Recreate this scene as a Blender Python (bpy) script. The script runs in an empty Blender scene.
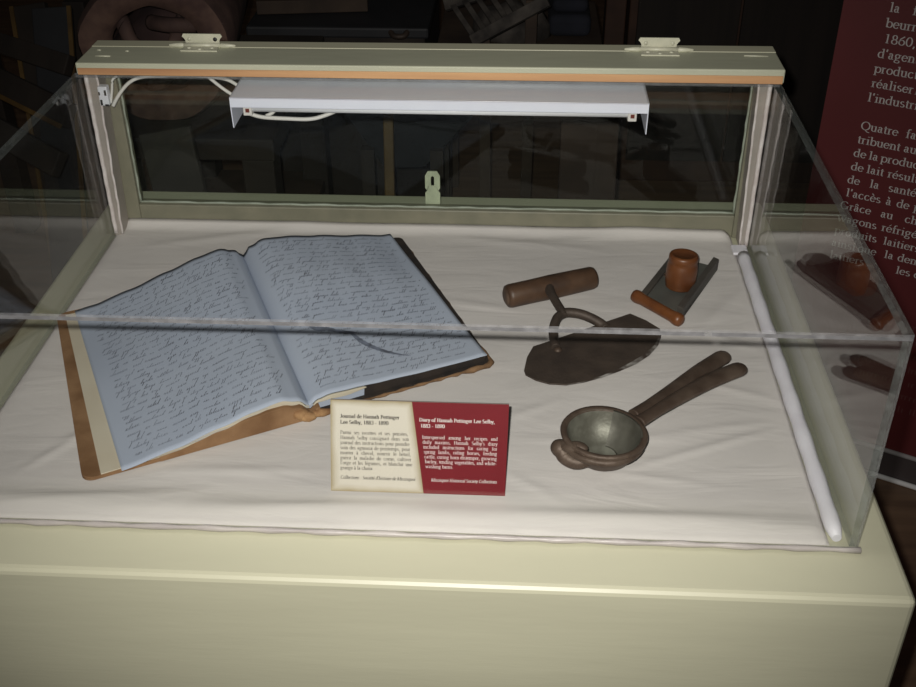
import bpy, bmesh, math, random
from mathutils import Vector, Matrix

# ------------------------------------------------------------------ camera, world, flash, exposure
SC = bpy.context.scene
COL = SC.collection
H0 = 0.85                      # height of the pedestal top above the floor; case coordinates have z = 0 there
FPX = 1098.6
CAMP = Vector((0.1218, -0.768, 0.7346 + H0))
YAW, PITCH, ROLL = -0.0582, 0.5869, -0.0068
fw_ = Vector((math.sin(YAW) * math.cos(PITCH), math.cos(YAW) * math.cos(PITCH), -math.sin(PITCH)))
r0 = Vector((math.cos(YAW), -math.sin(YAW), 0))
u0 = r0.cross(fw_)
RT = r0 * math.cos(ROLL) + u0 * math.sin(ROLL)
UP = -r0 * math.sin(ROLL) + u0 * math.cos(ROLL)
cd = bpy.data.cameras.new('camera')
cd.sensor_width = 36.0
cd.sensor_fit = 'HORIZONTAL'
cd.lens = FPX / 916 * 36.0
cd.clip_start = 0.02
co = bpy.data.objects.new('camera', cd)
COL.objects.link(co)
m = Matrix((RT, UP, -fw_)).transposed().to_4x4()
m.translation = CAMP
co.matrix_world = m
SC.camera = co

w = bpy.data.worlds.new('world')
SC.world = w
w.use_nodes = True
w.node_tree.nodes['Background'].inputs[0].default_value = (1.0, 0.93, 0.85, 1)
w.node_tree.nodes['Background'].inputs[1].default_value = 0.022

# the camera's own flash: a small lamp just beside the lens
fl = bpy.data.lights.new('camera_flash', 'SPOT')
fl.energy = 65.0
fl.shadow_soft_size = 0.007
fl.spot_size = math.radians(74.2)
fl.spot_blend = 0.97
fl.color = (1.0, 0.965, 0.91)
fo = bpy.data.objects.new('camera_flash', fl)
COL.objects.link(fo)
fm = m.copy()
fm.translation = CAMP - RT * 0.022 + UP * 0.024
fo.matrix_world = fm

SC.view_settings.view_transform = 'Standard'
SC.view_settings.look = 'None'
SC.view_settings.gamma = 1.0
SC.view_settings.use_curve_mapping = False
SC.view_settings.exposure = 0.0
SC.cycles.transparent_max_bounces = 32
SC.cycles.max_bounces = 10
SC.cycles.glossy_bounces = 6

random.seed(11)
PI = math.pi


# ------------------------------------------------------------------ where a line of sight meets a plane (survey helper, case coordinates)
def ray(px, py):
    return fw_ + RT * ((px - 458) / FPX) - UP * ((py - 343.5) / FPX)


def atz(px, py, z):
    d = ray(px, py)
    c = CAMP - Vector((0, 0, H0))
    return c + d * ((z - c.z) / d.z)


def aty(px, py, y):
    d = ray(px, py)
    c = CAMP - Vector((0, 0, H0))
    return c + d * ((y - c.y) / d.y)


# ------------------------------------------------------------------ materials
def nt_of(name):
    mt = bpy.data.materials.new(name)
    mt.use_nodes = True
    return mt, mt.node_tree, mt.node_tree.nodes, mt.node_tree.links


def mat(name, col, rough=0.6, metal=0.0, noise=None, col2=None, bump=0.0, bscale=None, stretch=(1, 1, 1), spec=0.5, lo=0.35, hi=0.65, detail=6.0):
    """principled material; noise = scale of a mottling between col and col2"""
    mt, nt, N, L = nt_of(name)
    p = N['Principled BSDF']
    p.inputs['Base Color'].default_value = (*col, 1)
    p.inputs['Roughness'].default_value = rough
    p.inputs['Metallic'].default_value = metal
    p.inputs['Specular IOR Level'].default_value = spec
    if noise or bump:
        tc = N.new('ShaderNodeTexCoord')
        mp = N.new('ShaderNodeMapping')
        mp.inputs['Scale'].default_value = stretch
        L.new(tc.outputs['Object'], mp.inputs[0])
    if noise:
        n = N.new('ShaderNodeTexNoise')
        n.inputs['Scale'].default_value = noise
        n.inputs['Detail'].default_value = detail
        L.new(mp.outputs[0], n.inputs['Vector'])
        r = N.new('ShaderNodeValToRGB')
        r.color_ramp.elements[0].position = lo
        r.color_ramp.elements[1].position = hi
        r.color_ramp.elements[0].color = (*col, 1)
        r.color_ramp.elements[1].color = (*(col2 or col), 1)
        L.new(n.outputs['Fac'], r.inputs[0])
        L.new(r.outputs[0], p.inputs['Base Color'])
    if bump:
        b = N.new('ShaderNodeTexNoise')
        b.inputs['Scale'].default_value = bscale or (noise or 50)
        b.inputs['Detail'].default_value = 5
        L.new(mp.outputs[0], b.inputs['Vector'])
        bn = N.new('ShaderNodeBump')
        bn.inputs['Strength'].default_value = bump
        bn.inputs['Distance'].default_value = 0.002
        L.new(b.outputs['Fac'], bn.inputs['Height'])
        L.new(bn.outputs[0], p.inputs['Normal'])
    return mt


def schlick(nt, f0=0.04):
    N, L = nt.nodes, nt.links
    g = N.new('ShaderNodeNewGeometry')
    d = N.new('ShaderNodeVectorMath'); d.operation = 'DOT_PRODUCT'
    L.new(g.outputs['Incoming'], d.inputs[0]); L.new(g.outputs['Normal'], d.inputs[1])
    a = N.new('ShaderNodeMath'); a.operation = 'ABSOLUTE'
    L.new(d.outputs['Value'], a.inputs[0])
    s = N.new('ShaderNodeMath'); s.operation = 'SUBTRACT'; s.inputs[0].default_value = 1.0; s.use_clamp = True
    L.new(a.outputs[0], s.inputs[1])
    q = N.new('ShaderNodeMath'); q.operation = 'POWER'; q.inputs[1].default_value = 5.0
    L.new(s.outputs[0], q.inputs[0])
    k = N.new('ShaderNodeMath'); k.operation = 'MULTIPLY_ADD'; k.inputs[1].default_value = 1 - f0; k.inputs[2].default_value = f0
    L.new(q.outputs[0], k.inputs[0])
    return k


def clear_mat(name, tint, f0=0.04, dust=0.0, gloss=1.0):
    mt, nt, N, L = nt_of(name)
    N.remove(N['Principled BSDF'])
    out = N['Material Output']
    tr = N.new('ShaderNodeBsdfTransparent'); tr.inputs[0].default_value = (*tint, 1)
    gl = N.new('ShaderNodeBsdfGlossy'); gl.inputs['Roughness'].default_value = 0.0
    gl.inputs[0].default_value = (1, 1, 1, 1)
    mx = N.new('ShaderNodeMixShader')
    k = schlick(nt, f0)
    kg = N.new('ShaderNodeMath'); kg.operation = 'MULTIPLY'; kg.inputs[1].default_value = gloss
    L.new(k.outputs[0], kg.inputs[0])
    L.new(kg.outputs[0], mx.inputs[0]); L.new(tr.outputs[0], mx.inputs[1]); L.new(gl.outputs[0], mx.inputs[2])
    last = mx
    if dust:
        df = N.new('ShaderNodeBsdfDiffuse'); df.inputs[0].default_value = (0.7, 0.75, 0.72, 1)
        m2 = N.new('ShaderNodeMixShader'); m2.inputs[0].default_value = dust
        L.new(mx.outputs[0], m2.inputs[1]); L.new(df.outputs[0], m2.inputs[2])
        last = m2
    L.new(last.outputs[0], out.inputs[0])
    return mt


def edge_mat(name, col, see=0.35, scale=120):
    """cut and glued acrylic edge: partly clear, partly scattering, full of small bubbles"""
    mt, nt, N, L = nt_of(name)
    p = N['Principled BSDF']
    p.inputs['Roughness'].default_value = 0.25
    tc = N.new('ShaderNodeTexCoord')
    n = N.new('ShaderNodeTexNoise'); n.inputs['Scale'].default_value = scale; n.inputs['Detail'].default_value = 4
    L.new(tc.outputs['Object'], n.inputs['Vector'])
    r = N.new('ShaderNodeValToRGB')
    r.color_ramp.elements[0].position = 0.4; r.color_ramp.elements[1].position = 0.75
    r.color_ramp.elements[0].color = (*[c * 0.75 for c in col], 1); r.color_ramp.elements[1].color = (*[min(1, c * 1.35) for c in col], 1)
    L.new(n.outputs['Fac'], r.inputs[0]); L.new(r.outputs[0], p.inputs['Base Color'])
    tr = N.new('ShaderNodeBsdfTransparent')
    mx = N.new('ShaderNodeMixShader'); mx.inputs[0].default_value = 1 - see
    L.new(tr.outputs[0], mx.inputs[1]); L.new(p.outputs[0], mx.inputs[2])
    L.new(mx.outputs[0], N['Material Output'].inputs[0])
    return mt


M = {}
M['paint'] = mat('cream_paint', (0.54, 0.53, 0.39), 0.42, noise=9, col2=(0.50, 0.49, 0.36), bump=0.12, bscale=60, stretch=(0.25, 1, 1.6))
M['paint_lid'] = mat('sage_cream_paint', (0.50, 0.51, 0.38), 0.5, noise=12, col2=(0.44, 0.45, 0.34), bump=0.15, bscale=80, stretch=(0.3, 1, 1))
M['paint_sash'] = mat('green_cream_paint', (0.235, 0.222, 0.160), 0.5, noise=30, col2=(0.185, 0.180, 0.130), bump=0.15, bscale=90)
M['post'] = mat('taupe_paint', (0.36, 0.32, 0.29), 0.55, noise=25, col2=(0.31, 0.28, 0.25), bump=0.1)
M['bare'] = mat('bare_pine', (0.62, 0.36, 0.17), 0.6, noise=18, col2=(0.42, 0.21, 0.10), stretch=(0.12, 1, 2.5), bump=0.1)
M['caulk'] = mat('white_caulk', (0.78, 0.73, 0.72), 0.45, noise=60, col2=(0.62, 0.55, 0.53), bump=0.5, bscale=140)
M['caulk_front'] = mat('yellowed_caulk', (0.44, 0.41, 0.38), 0.4, noise=45, col2=(0.34, 0.31, 0.30), bump=0.6, bscale=120, stretch=(0.3, 1, 1))
M['trimwhite'] = mat('white_quarter_round', (0.80, 0.79, 0.84), 0.5, noise=30, col2=(0.72, 0.70, 0.76), bump=0.3, bscale=120)
M['acrylic'] = clear_mat('clear_acrylic', (0.985, 0.99, 0.985), 0.034, 0.0007)
M['acrylic_edge'] = edge_mat('acrylic_edge', (0.26, 0.26, 0.27), 0.58)
M['corner_edge'] = edge_mat('acrylic_corner_edge', (0.36, 0.37, 0.37), 0.5, 160)
M['edge_side'] = edge_mat('acrylic_side_edge', (0.28, 0.31, 0.30), 0.72)
M['glue'] = edge_mat('cement_line', (0.33, 0.32, 0.33), 0.2, 60)
M['glass'] = clear_mat('window_glass', (0.93, 0.96, 0.94), 0.014, 0.0005)
M['acrylic_top'] = clear_mat('clear_acrylic_top', (0.985, 0.99, 0.985), 0.012, 0.0005, 0.3)
M['whitemetal'] = mat('white_enamel', (0.86, 0.89, 1.0), 0.3, noise=20, col2=(0.82, 0.85, 0.97))
M['whitemetal_dark'] = mat('channel_grey', (0.18, 0.19, 0.22), 0.5)
M['tube'] = mat('lamp_tube_glass', (0.85, 0.87, 0.90), 0.2)
M['socket'] = mat('socket_plastic', (0.72, 0.70, 0.66), 0.5)
M['socket_red'] = mat('socket_contact', (0.16, 0.03, 0.02), 0.5)
M['cable'] = mat('white_cable', (0.72, 0.71, 0.67), 0.45)
M['switch'] = mat('switch_white', (0.78, 0.80, 0.86), 0.35)
M['black'] = mat('black_plastic', (0.02, 0.02, 0.02), 0.5)
M['hinge'] = mat('painted_hinge', (0.60, 0.59, 0.46), 0.4, noise=60, col2=(0.52, 0.52, 0.40), bump=0.2)
M['hasp'] = mat('painted_hasp', (0.62, 0.62, 0.46), 0.5, noise=60, col2=(0.5, 0.5, 0.38), bump=0.2)
M['leaf'] = mat('blue_paper', (0.385, 0.435, 0.535), 0.85, noise=7, col2=(0.435, 0.485, 0.58), lo=0.3, hi=0.7, spec=0.2)
M['ink'] = mat('iron_gall_ink', (0.105, 0.11, 0.135), 0.8, noise=30, col2=(0.21, 0.225, 0.27), spec=0.1)
M['drip_shadow'] = mat('painted_drip_shadow', (0.10, 0.11, 0.14), 0.8, noise=120, col2=(0.20, 0.23, 0.30), spec=0.1)
M['endpaper'] = mat('cream_endpaper', (0.60, 0.55, 0.44), 0.85, noise=12, col2=(0.54, 0.48, 0.37), spec=0.2)
M['leather'] = mat('worn_brown_board', (0.30, 0.175, 0.090), 0.8, noise=22, col2=(0.18, 0.095, 0.045), bump=0.5, bscale=60, spec=0.25)
M['leather_dark'] = mat('worn_dark_board', (0.25, 0.145, 0.075), 0.8, noise=50, col2=(0.11, 0.06, 0.03), bump=0.5, bscale=60, spec=0.25)
M['leather_torn'] = mat('torn_spine_leather', (0.42, 0.25, 0.12), 0.85, noise=60, col2=(0.19, 0.09, 0.04), bump=1.0, bscale=90, spec=0.25)
M['blackcloth'] = mat('black_book_cloth', (0.020, 0.018, 0.018), 0.85, noise=40, col2=(0.04, 0.03, 0.025), spec=0.2)
M['iron'] = mat('rusty_iron', (0.055, 0.040, 0.032), 0.6, metal=0.35, noise=35, col2=(0.085, 0.062, 0.048), bump=0.5, bscale=90)
M['iron_light'] = mat('brown_cast_iron', (0.070, 0.045, 0.032), 0.55, metal=0.3, noise=40, col2=(0.12, 0.085, 0.063), bump=0.6, bscale=90)
M['tin'] = mat('worn_tin_lining', (0.13, 0.125, 0.10), 0.5, metal=0.4, noise=45, col2=(0.30, 0.30, 0.25), bump=0.5, bscale=80, lo=0.42, hi=0.72)
M['tin_dark'] = mat('dark_tin', (0.085, 0.08, 0.065), 0.5, metal=0.4, noise=45, col2=(0.15, 0.145, 0.12), bump=0.4)
M['bright'] = mat('bright_worn_edge', (0.45, 0.43, 0.40), 0.5, metal=0.2, noise=70, col2=(0.07, 0.05, 0.04), lo=0.40, hi=0.60)
M['handle'] = mat('old_brown_handle', (0.085, 0.044, 0.023), 0.5, noise=30, col2=(0.040, 0.021, 0.013), stretch=(1, 1, 1), bump=0.35, bscale=70)
M['endgrain'] = mat('handle_end_grain', (0.16, 0.10, 0.065), 0.6, noise=60, col2=(0.07, 0.04, 0.025))
M['orangewood'] = mat('orange_turned_wood', (0.165, 0.056, 0.016), 0.4, noise=30, col2=(0.095, 0.030, 0.010), bump=0.2, stretch=(1, 1, 0.4))
M['greywood'] = mat('dark_grey_wood', (0.075, 0.065, 0.055), 0.6, noise=30, col2=(0.045, 0.040, 0.036), bump=0.3)
M['greymetal'] = mat('grey_zinc_plate', (0.13, 0.13, 0.115), 0.5, metal=0.3, noise=30, col2=(0.10, 0.10, 0.09))
M['card_edge'] = mat('foam_board_edge', (0.35, 0.30, 0.27), 0.8)
M['panel_red'] = mat('maroon_panel', (0.130, 0.020, 0.022), 0.55, noise=5, col2=(0.118, 0.018, 0.019))
M['panel_text'] = mat('panel_lettering', (0.62, 0.58, 0.56), 0.6)
M['panel_base'] = mat('dark_plinth', (0.075, 0.06, 0.06), 0.5)
M['chrome_gleam'] = mat('gleam_white_strip', (1.0, 1.0, 1.0), 0.22, metal=0.0)  # plain white colour stands in for the flash gleaming on the metal
M['strip_grey'] = mat('dull_grey_strip', (0.42, 0.40, 0.40), 0.45)
M['floor'] = mat('dark_floor_boards', (0.24, 0.150, 0.092), 0.55, noise=5, col2=(0.15, 0.092, 0.058), stretch=(0.5, 5, 1), bump=0.2)
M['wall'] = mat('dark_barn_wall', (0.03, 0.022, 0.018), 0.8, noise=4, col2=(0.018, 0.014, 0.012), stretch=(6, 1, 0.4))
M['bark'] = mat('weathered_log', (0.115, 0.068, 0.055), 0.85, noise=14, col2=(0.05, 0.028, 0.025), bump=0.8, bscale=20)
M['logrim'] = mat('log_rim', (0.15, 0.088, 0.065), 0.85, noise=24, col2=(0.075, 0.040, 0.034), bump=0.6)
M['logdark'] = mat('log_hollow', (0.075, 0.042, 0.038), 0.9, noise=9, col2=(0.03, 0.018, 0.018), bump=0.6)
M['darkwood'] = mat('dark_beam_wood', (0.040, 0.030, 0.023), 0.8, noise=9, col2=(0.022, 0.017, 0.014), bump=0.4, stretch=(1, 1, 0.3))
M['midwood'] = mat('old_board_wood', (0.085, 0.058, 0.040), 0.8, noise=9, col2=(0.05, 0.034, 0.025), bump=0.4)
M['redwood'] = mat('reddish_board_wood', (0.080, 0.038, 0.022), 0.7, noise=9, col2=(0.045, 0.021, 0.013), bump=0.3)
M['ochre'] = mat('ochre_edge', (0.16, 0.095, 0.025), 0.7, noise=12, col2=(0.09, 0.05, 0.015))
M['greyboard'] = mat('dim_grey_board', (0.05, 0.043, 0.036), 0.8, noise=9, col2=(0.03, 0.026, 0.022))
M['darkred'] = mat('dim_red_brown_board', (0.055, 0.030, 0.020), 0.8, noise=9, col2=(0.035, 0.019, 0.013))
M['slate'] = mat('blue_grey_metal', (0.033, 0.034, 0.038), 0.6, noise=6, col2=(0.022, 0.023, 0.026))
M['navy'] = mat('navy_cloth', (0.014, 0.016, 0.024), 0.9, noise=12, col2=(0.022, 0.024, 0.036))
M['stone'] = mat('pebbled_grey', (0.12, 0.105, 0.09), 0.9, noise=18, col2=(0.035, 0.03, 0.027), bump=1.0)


def cloth_material():
    mt, nt, N, L = nt_of('white_cotton')
    p = N['Principled BSDF']
    p.inputs['Roughness'].default_value = 0.95
    p.inputs['Specular IOR Level'].default_value = 0.15
    tc = N.new('ShaderNodeTexCoord')
    n1 = N.new('ShaderNodeTexNoise'); n1.inputs['Scale'].default_value = 6; n1.inputs['Detail'].default_value = 5
    L.new(tc.outputs['Object'], n1.inputs['Vector'])
    r = N.new('ShaderNodeValToRGB')
    r.color_ramp.elements[0].position = 0.3; r.color_ramp.elements[1].position = 0.7
    r.color_ramp.elements[0].color = (0.60, 0.57, 0.55, 1); r.color_ramp.elements[1].color = (0.665, 0.63, 0.605, 1)
    L.new(n1.outputs['Fac'], r.inputs[0]); L.new(r.outputs[0], p.inputs['Base Color'])
    mp = N.new('ShaderNodeMapping'); mp.inputs['Scale'].default_value = (3.5, 11, 1); mp.inputs['Rotation'].default_value = (0, 0, 0.25)
    L.new(tc.outputs['Object'], mp.inputs[0])
    n2 = N.new('ShaderNodeTexNoise'); n2.inputs['Scale'].default_value = 2.2; n2.inputs['Detail'].default_value = 4; n2.inputs['Distortion'].default_value = 0.8
    L.new(mp.outputs[0], n2.inputs['Vector'])
    b = N.new('ShaderNodeBump'); b.inputs['Strength'].default_value = 0.32; b.inputs['Distance'].default_value = 0.006
    L.new(n2.outputs['Fac'], b.inputs['Height'])
    wv = N.new('ShaderNodeTexNoise'); wv.inputs['Scale'].default_value = 900
    L.new(tc.outputs['Object'], wv.inputs['Vector'])
    b2 = N.new('ShaderNodeBump'); b2.inputs['Strength'].default_value = 0.15; b2.inputs['Distance'].default_value = 0.0006
    L.new(wv.outputs['Fac'], b2.inputs['Height']); L.new(b.outputs[0], b2.inputs['Normal'])
    L.new(b2.outputs[0], p.inputs['Normal'])
    return mt


M['cotton'] = cloth_material()


# ------------------------------------------------------------------ mesh building
class B:
    def __init__(s):
        s.bm = bmesh.new()

    def _face(s, vs, mi=0, smooth=False):
        try:
            f = s.bm.faces.new(vs)
        except ValueError:
            return None
        f.material_index = mi
        f.smooth = smooth
        return f

    def box(s, lo, hi, bev=0.0, mi=0, seg=2):
        x0, y0, z0 = lo; x1, y1, z1 = hi
        return s.hexa([(x0, y0, z0), (x1, y0, z0), (x1, y1, z0), (x0, y1, z0), (x0, y0, z1), (x1, y0, z1), (x1, y1, z1), (x0, y1, z1)], bev, mi, seg)

    def hexa(s, pts, bev=0.0, mi=0, seg=2):
        v = [s.bm.verts.new(p) for p in pts]
        fs = [s._face([v[i] for i in q], mi) for q in ((3, 2, 1, 0), (4, 5, 6, 7), (0, 1, 5, 4), (1, 2, 6, 5), (2, 3, 7, 6), (3, 0, 4, 7))]
        if bev:
            es = set(e for f in fs for e in f.edges)
            bmesh.ops.bevel(s.bm, geom=list(es), offset=bev, segments=seg, affect='EDGES', profile=0.5)
        return s

    def beam(s, a, b, wd, th, up=(0, 0, 1), bev=0.0, mi=0):
        """a board from a to b, wd wide, th thick along up"""
        a, b = Vector(a), Vector(b)
        d = (b - a).normalized()
        u = Vector(up); u = (u - d * u.dot(d)).normalized()
        sd = d.cross(u).normalized()
        hw, ht = sd * wd / 2, u * th / 2
        return s.hexa([a - hw - ht, b - hw - ht, b + hw - ht, a + hw - ht, a - hw + ht, b - hw + ht, b + hw + ht, a + hw + ht], bev, mi)

    def prism(s, poly, ext, mi=0, bev=0.0):
        """polygon (3-D points) pushed along the vector ext"""
        e = Vector(ext)
        a = [s.bm.verts.new(p) for p in poly]
        b = [s.bm.verts.new(Vector(p) + e) for p in poly]
        n = len(a)
        f0 = s._face(a[::-1], mi); f1 = s._face(b, mi)
        for i in range(n):
            s._face([a[i], a[(i + 1) % n], b[(i + 1) % n], b[i]], mi)
        if bev and f1:
            bmesh.ops.bevel(s.bm, geom=list(f1.edges), offset=bev, segments=2, affect='EDGES', profile=0.5)
        return s

    def tube(s, path, r, seg=12, mi=0, cap=True, sx=1.0, ref=(0, 0, 1)):
        """r a number or one per point; sx flattens along the side vector"""
        P = [Vector(p) for p in path]
        n = len(P)
        R = r if isinstance(r, (list, tuple)) else [r] * n
        rings = []
        for i, p in enumerate(P):
            d = (P[min(i + 1, n - 1)] - P[max(i - 1, 0)]).normalized()
            u = Vector(ref)
            if abs(u.dot(d)) > 0.95:
                u = Vector((1, 0, 0))
            u = (u - d * u.dot(d)).normalized()
            sd = d.cross(u)
            rings.append([s.bm.verts.new(p + (u * math.sin(t) + sd * math.cos(t) * sx) * R[i]) for t in (2 * PI * k / seg for k in range(seg))])
        for a, b in zip(rings, rings[1:]):
            for k in range(seg):
                s._face([a[k], a[(k + 1) % seg], b[(k + 1) % seg], b[k]], mi, True)
        if cap:
            s._face(rings[0][::-1], mi); s._face(rings[-1], mi)
        return s

    def lathe(s, prof, c, axis=(0, 0, 1), seg=32, mi=0, a0=0.0, a1=2 * PI):
        """prof = (radius, height) list"""
        ax = Vector(axis).normalized()
        t = Vector((1, 0, 0)) if abs(ax.x) < 0.9 else Vector((0, 1, 0))
        u = (t - ax * t.dot(ax)).normalized(); v = ax.cross(u)
        full = abs(a1 - a0 - 2 * PI) < 1e-6
        n = seg if full else seg + 1
        c = Vector(c)
        rings = []
        for (r, h) in prof:
            if r < 1e-6:
                rings.append([s.bm.verts.new(c + ax * h)])
            else:
                rings.append([s.bm.verts.new(c + ax * h + (u * math.cos(a0 + (a1 - a0) * k / seg) + v * math.sin(a0 + (a1 - a0) * k / seg)) * r) for k in range(n)])
        for a, b in zip(rings, rings[1:]):
            for k in range(seg):
                k2 = (k + 1) % n
                if len(a) == 1 and len(b) == 1:
                    continue
                if len(a) == 1:
                    s._face([a[0], b[k2], b[k]], mi, True)
                elif len(b) == 1:
                    s._face([a[k], a[k2], b[0]], mi, True)
                else:
                    s._face([a[k], a[k2], b[k2], b[k]], mi, True)
        return s

    def grid(s, f, nu, nv, mi=0, smooth=True, flip=False):
        V = [[s.bm.verts.new(f(i / nu, j / nv)) for j in range(nv + 1)] for i in range(nu + 1)]
        for i in range(nu):
            for j in range(nv):
                q = [V[i][j], V[i + 1][j], V[i + 1][j + 1], V[i][j + 1]]
                s._face(q[::-1] if flip else q, mi, smooth)
        return s

    def solid_sheet(s, top, bot, nu, nv, mi=0, smi=None):
        """closed slab between two functions of (u, v)"""
        smi = mi if smi is None else smi
        T = [[s.bm.verts.new(top(i / nu, j / nv)) for j in range(nv + 1)] for i in range(nu + 1)]
        D = [[s.bm.verts.new(bot(i / nu, j / nv)) for j in range(nv + 1)] for i in range(nu + 1)]
        for i in range(nu):
            for j in range(nv):
                s._face([T[i][j], T[i + 1][j], T[i + 1][j + 1], T[i][j + 1]], mi, True)
                s._face([D[i][j + 1], D[i + 1][j + 1], D[i + 1][j], D[i][j]], smi, True)
        for i in range(nu):
            s._face([D[i][0], D[i + 1][0], T[i + 1][0], T[i][0]], smi)
            s._face([T[i][nv], T[i + 1][nv], D[i + 1][nv], D[i][nv]], smi)
        for j in range(nv):
            s._face([T[0][j], T[0][j + 1], D[0][j + 1], D[0][j]], smi)
            s._face([D[nu][j], D[nu][j + 1], T[nu][j + 1], T[nu][j]], smi)
        return s

    def quad(s, a, b, c, d, mi=0):
        s._face([s.bm.verts.new(p) for p in (a, b, c, d)], mi)
        return s


ORG = {}


def obj(name, b, mats, parent=None, loc=None, recalc=True):
    """link a built shape (case coordinates) as one mesh object"""
    o0 = ORG[parent.name] if parent else Vector(loc if loc is not None else (0, 0, 0))
    if recalc:
        bmesh.ops.recalc_face_normals(b.bm, faces=b.bm.faces)
    bmesh.ops.translate(b.bm, verts=b.bm.verts, vec=-o0)
    me = bpy.data.meshes.new(name)
    b.bm.to_mesh(me)
    b.bm.free()
    for mm in (mats if isinstance(mats, (list, tuple)) else [mats]):
        me.materials.append(mm)
    o = bpy.data.objects.new(name, me)
    COL.objects.link(o)
    ORG[o.name] = o0
    if parent:
        o.parent = parent
    else:
        o.location = o0 + Vector((0, 0, H0))
    return o


def thing(name, label, cat, loc, group=None):
    o = bpy.data.objects.new(name, None)
    o.empty_display_size = 0.05
    COL.objects.link(o)
    o.location = Vector(loc) + Vector((0, 0, H0))
    ORG[o.name] = Vector(loc)
    return tag(o, label, cat, group)


def tag(o, label, cat, group=None):
    o['label'] = label
    o['category'] = cat
    if group:
        o['group'] = group
    return o


def struct(o):
    o['kind'] = 'structure'
    return o


def dup(root, delta, label):
    r = root.copy(); COL.objects.link(r)
    r.location = root.location + Vector(delta); r['label'] = label
    for ch in list(root.children):
        c = ch.copy(); COL.objects.link(c); c.parent = r
        for g in ch.children:
            d = g.copy(); COL.objects.link(d); d.parent = c
    return r


# ------------------------------------------------------------------ a small serif alphabet, drawn with a broad pen
TH, TN = 0.105, 0.042          # thick and thin stroke of an em
XH, CH, AH, DH = 0.45, 0.66, 0.69, -0.20


def arcp(cx, cy, rx, ry, a0, a1, n=12):
    return [(cx + rx * math.cos(math.radians(a0 + (a1 - a0) * k / n)), cy + ry * math.sin(math.radians(a0 + (a1 - a0) * k / n))) for k in range(n + 1)]


def st(x, y0, y1, f0=1, f1=0):
    """upright stem with serifs: f0 foot, f1 = 1 both sides, -1 flag to the left"""
    o = [[(x, y0), (x, y1)]]
    for f, y, sg in ((f0, y0, 1), (f1, y1, -1)):
        yy = y + sg * TN / 2
        if f == 1: o.append([(x - 0.11, yy), (x + 0.11, yy)])
        if f == -1: o.append([(x - 0.12, y - 0.05), (x, y - TN / 2)])
    return o


def bowl(cx, a0=0, a1=360, rx=0.17, y0=0.0, y1=XH):
    return [arcp(cx, (y0 + y1) / 2, rx, (y1 - y0) / 2 - TN / 2, a0, a1, 18)]


G = {}
G['a'] = (0.44, [[(0.28, 0.03), (0.28, 0.30)]] + [arcp(0.19, 0.30, 0.10, 0.13, 0, 160)] + [arcp(0.19, 0.14, 0.11, 0.12, 90, 290)] + [[(0.28, 0.26), (0.19, 0.26)], [(0.22, 0.03), (0.28, 0.09)], [(0.28, 0.03), (0.40, 0.03)]])
G['b'] = (0.50, st(0.10, 0.02, AH, 0, -1) + bowl(0.27, -150, 150))
G['c'] = (0.44, bowl(0.23, 45, 325))
G['d'] = (0.50, st(0.37, 0.0, AH, 0, -1) + [[(0.37, 0.02), (0.46, 0.02)]] + bowl(0.22, 30, 330))
G['e'] = (0.44, bowl(0.22, 0, 325) + [[(0.06, 0.25), (0.39, 0.25)]])
G['f'] = (0.33, st(0.15, 0, 0.52) + [arcp(0.25, 0.54, 0.10, 0.14, 180, 50)] + [[(0.03, 0.43), (0.29, 0.43)]])
G['g'] = (0.50, [arcp(0.22, 0.30, 0.14, 0.14, 0, 360)] + [[(0.33, 0.40), (0.46, 0.42)]] + [arcp(0.22, -0.08, 0.17, 0.10, 0, 360)] + [[(0.14, 0.17), (0.10, 0.08), (0.20, 0.04), (0.34, 0.0)]])
G['h'] = (0.50, st(0.11, 0, AH, 1, -1) + [arcp(0.25, 0.28, 0.13, 0.15, 170, 0)] + st(0.38, 0, 0.29))
G['i'] = (0.28, st(0.14, 0, XH, 1, -1) + [[(0.085, 0.62), (0.195, 0.62)]])
G['j'] = (0.28, st(0.16, -0.08, XH, 0, -1) + [arcp(0.08, -0.08, 0.08, 0.10, 0, -120)] + [[(0.10, 0.62), (0.21, 0.62)]])
G['l'] = (0.28, st(0.14, 0, AH, 1, -1))
G['m'] = (0.78, st(0.11, 0, XH, 1, -1) + [arcp(0.25, 0.28, 0.13, 0.15, 170, 0)] + st(0.38, 0, 0.29) + [arcp(0.52, 0.28, 0.13, 0.15, 170, 0)] + st(0.65, 0, 0.29))
G['n'] = (0.50, st(0.11, 0, XH, 1, -1) + [arcp(0.25, 0.28, 0.13, 0.15, 170, 0)] + st(0.38, 0, 0.29))
G['o'] = (0.50, bowl(0.25, 0, 360, 0.18))
G['p'] = (0.50, st(0.11, DH, XH, 1, -1) + bowl(0.28, -150, 150))
G['q'] = (0.50, st(0.38, DH, XH, 1, 0) + bowl(0.22, 30, 330))
G['r'] = (0.34, st(0.11, 0, XH, 1, -1) + [arcp(0.24, 0.30, 0.12, 0.12, 165, 60)])
G['s'] = (0.39, [arcp(0.19, 0.33, 0.11, 0.10, 40, 250, 10) + arcp(0.19, 0.12, 0.13, 0.10, 70, -150, 10)])
G['t'] = (0.29, [[(0.13, 0.08), (0.13, 0.56)], arcp(0.20, 0.09, 0.07, 0.07, 180, 310), [(0.02, 0.43), (0.26, 0.43)]])
G['u'] = (0.50, st(0.11, 0.14, XH, 0, -1) + [arcp(0.24, 0.15, 0.13, 0.13, 180, 340)] + st(0.38, 0, XH, 0, -1) + [[(0.38, 0.02), (0.47, 0.02)]])
G['v'] = (0.46, [[(0.06, XH), (0.23, 0.0)], [(0.23, 0.0), (0.39, XH)], [(0.0, 0.43), (0.16, 0.43)], [(0.31, 0.43), (0.45, 0.43)]])
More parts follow.
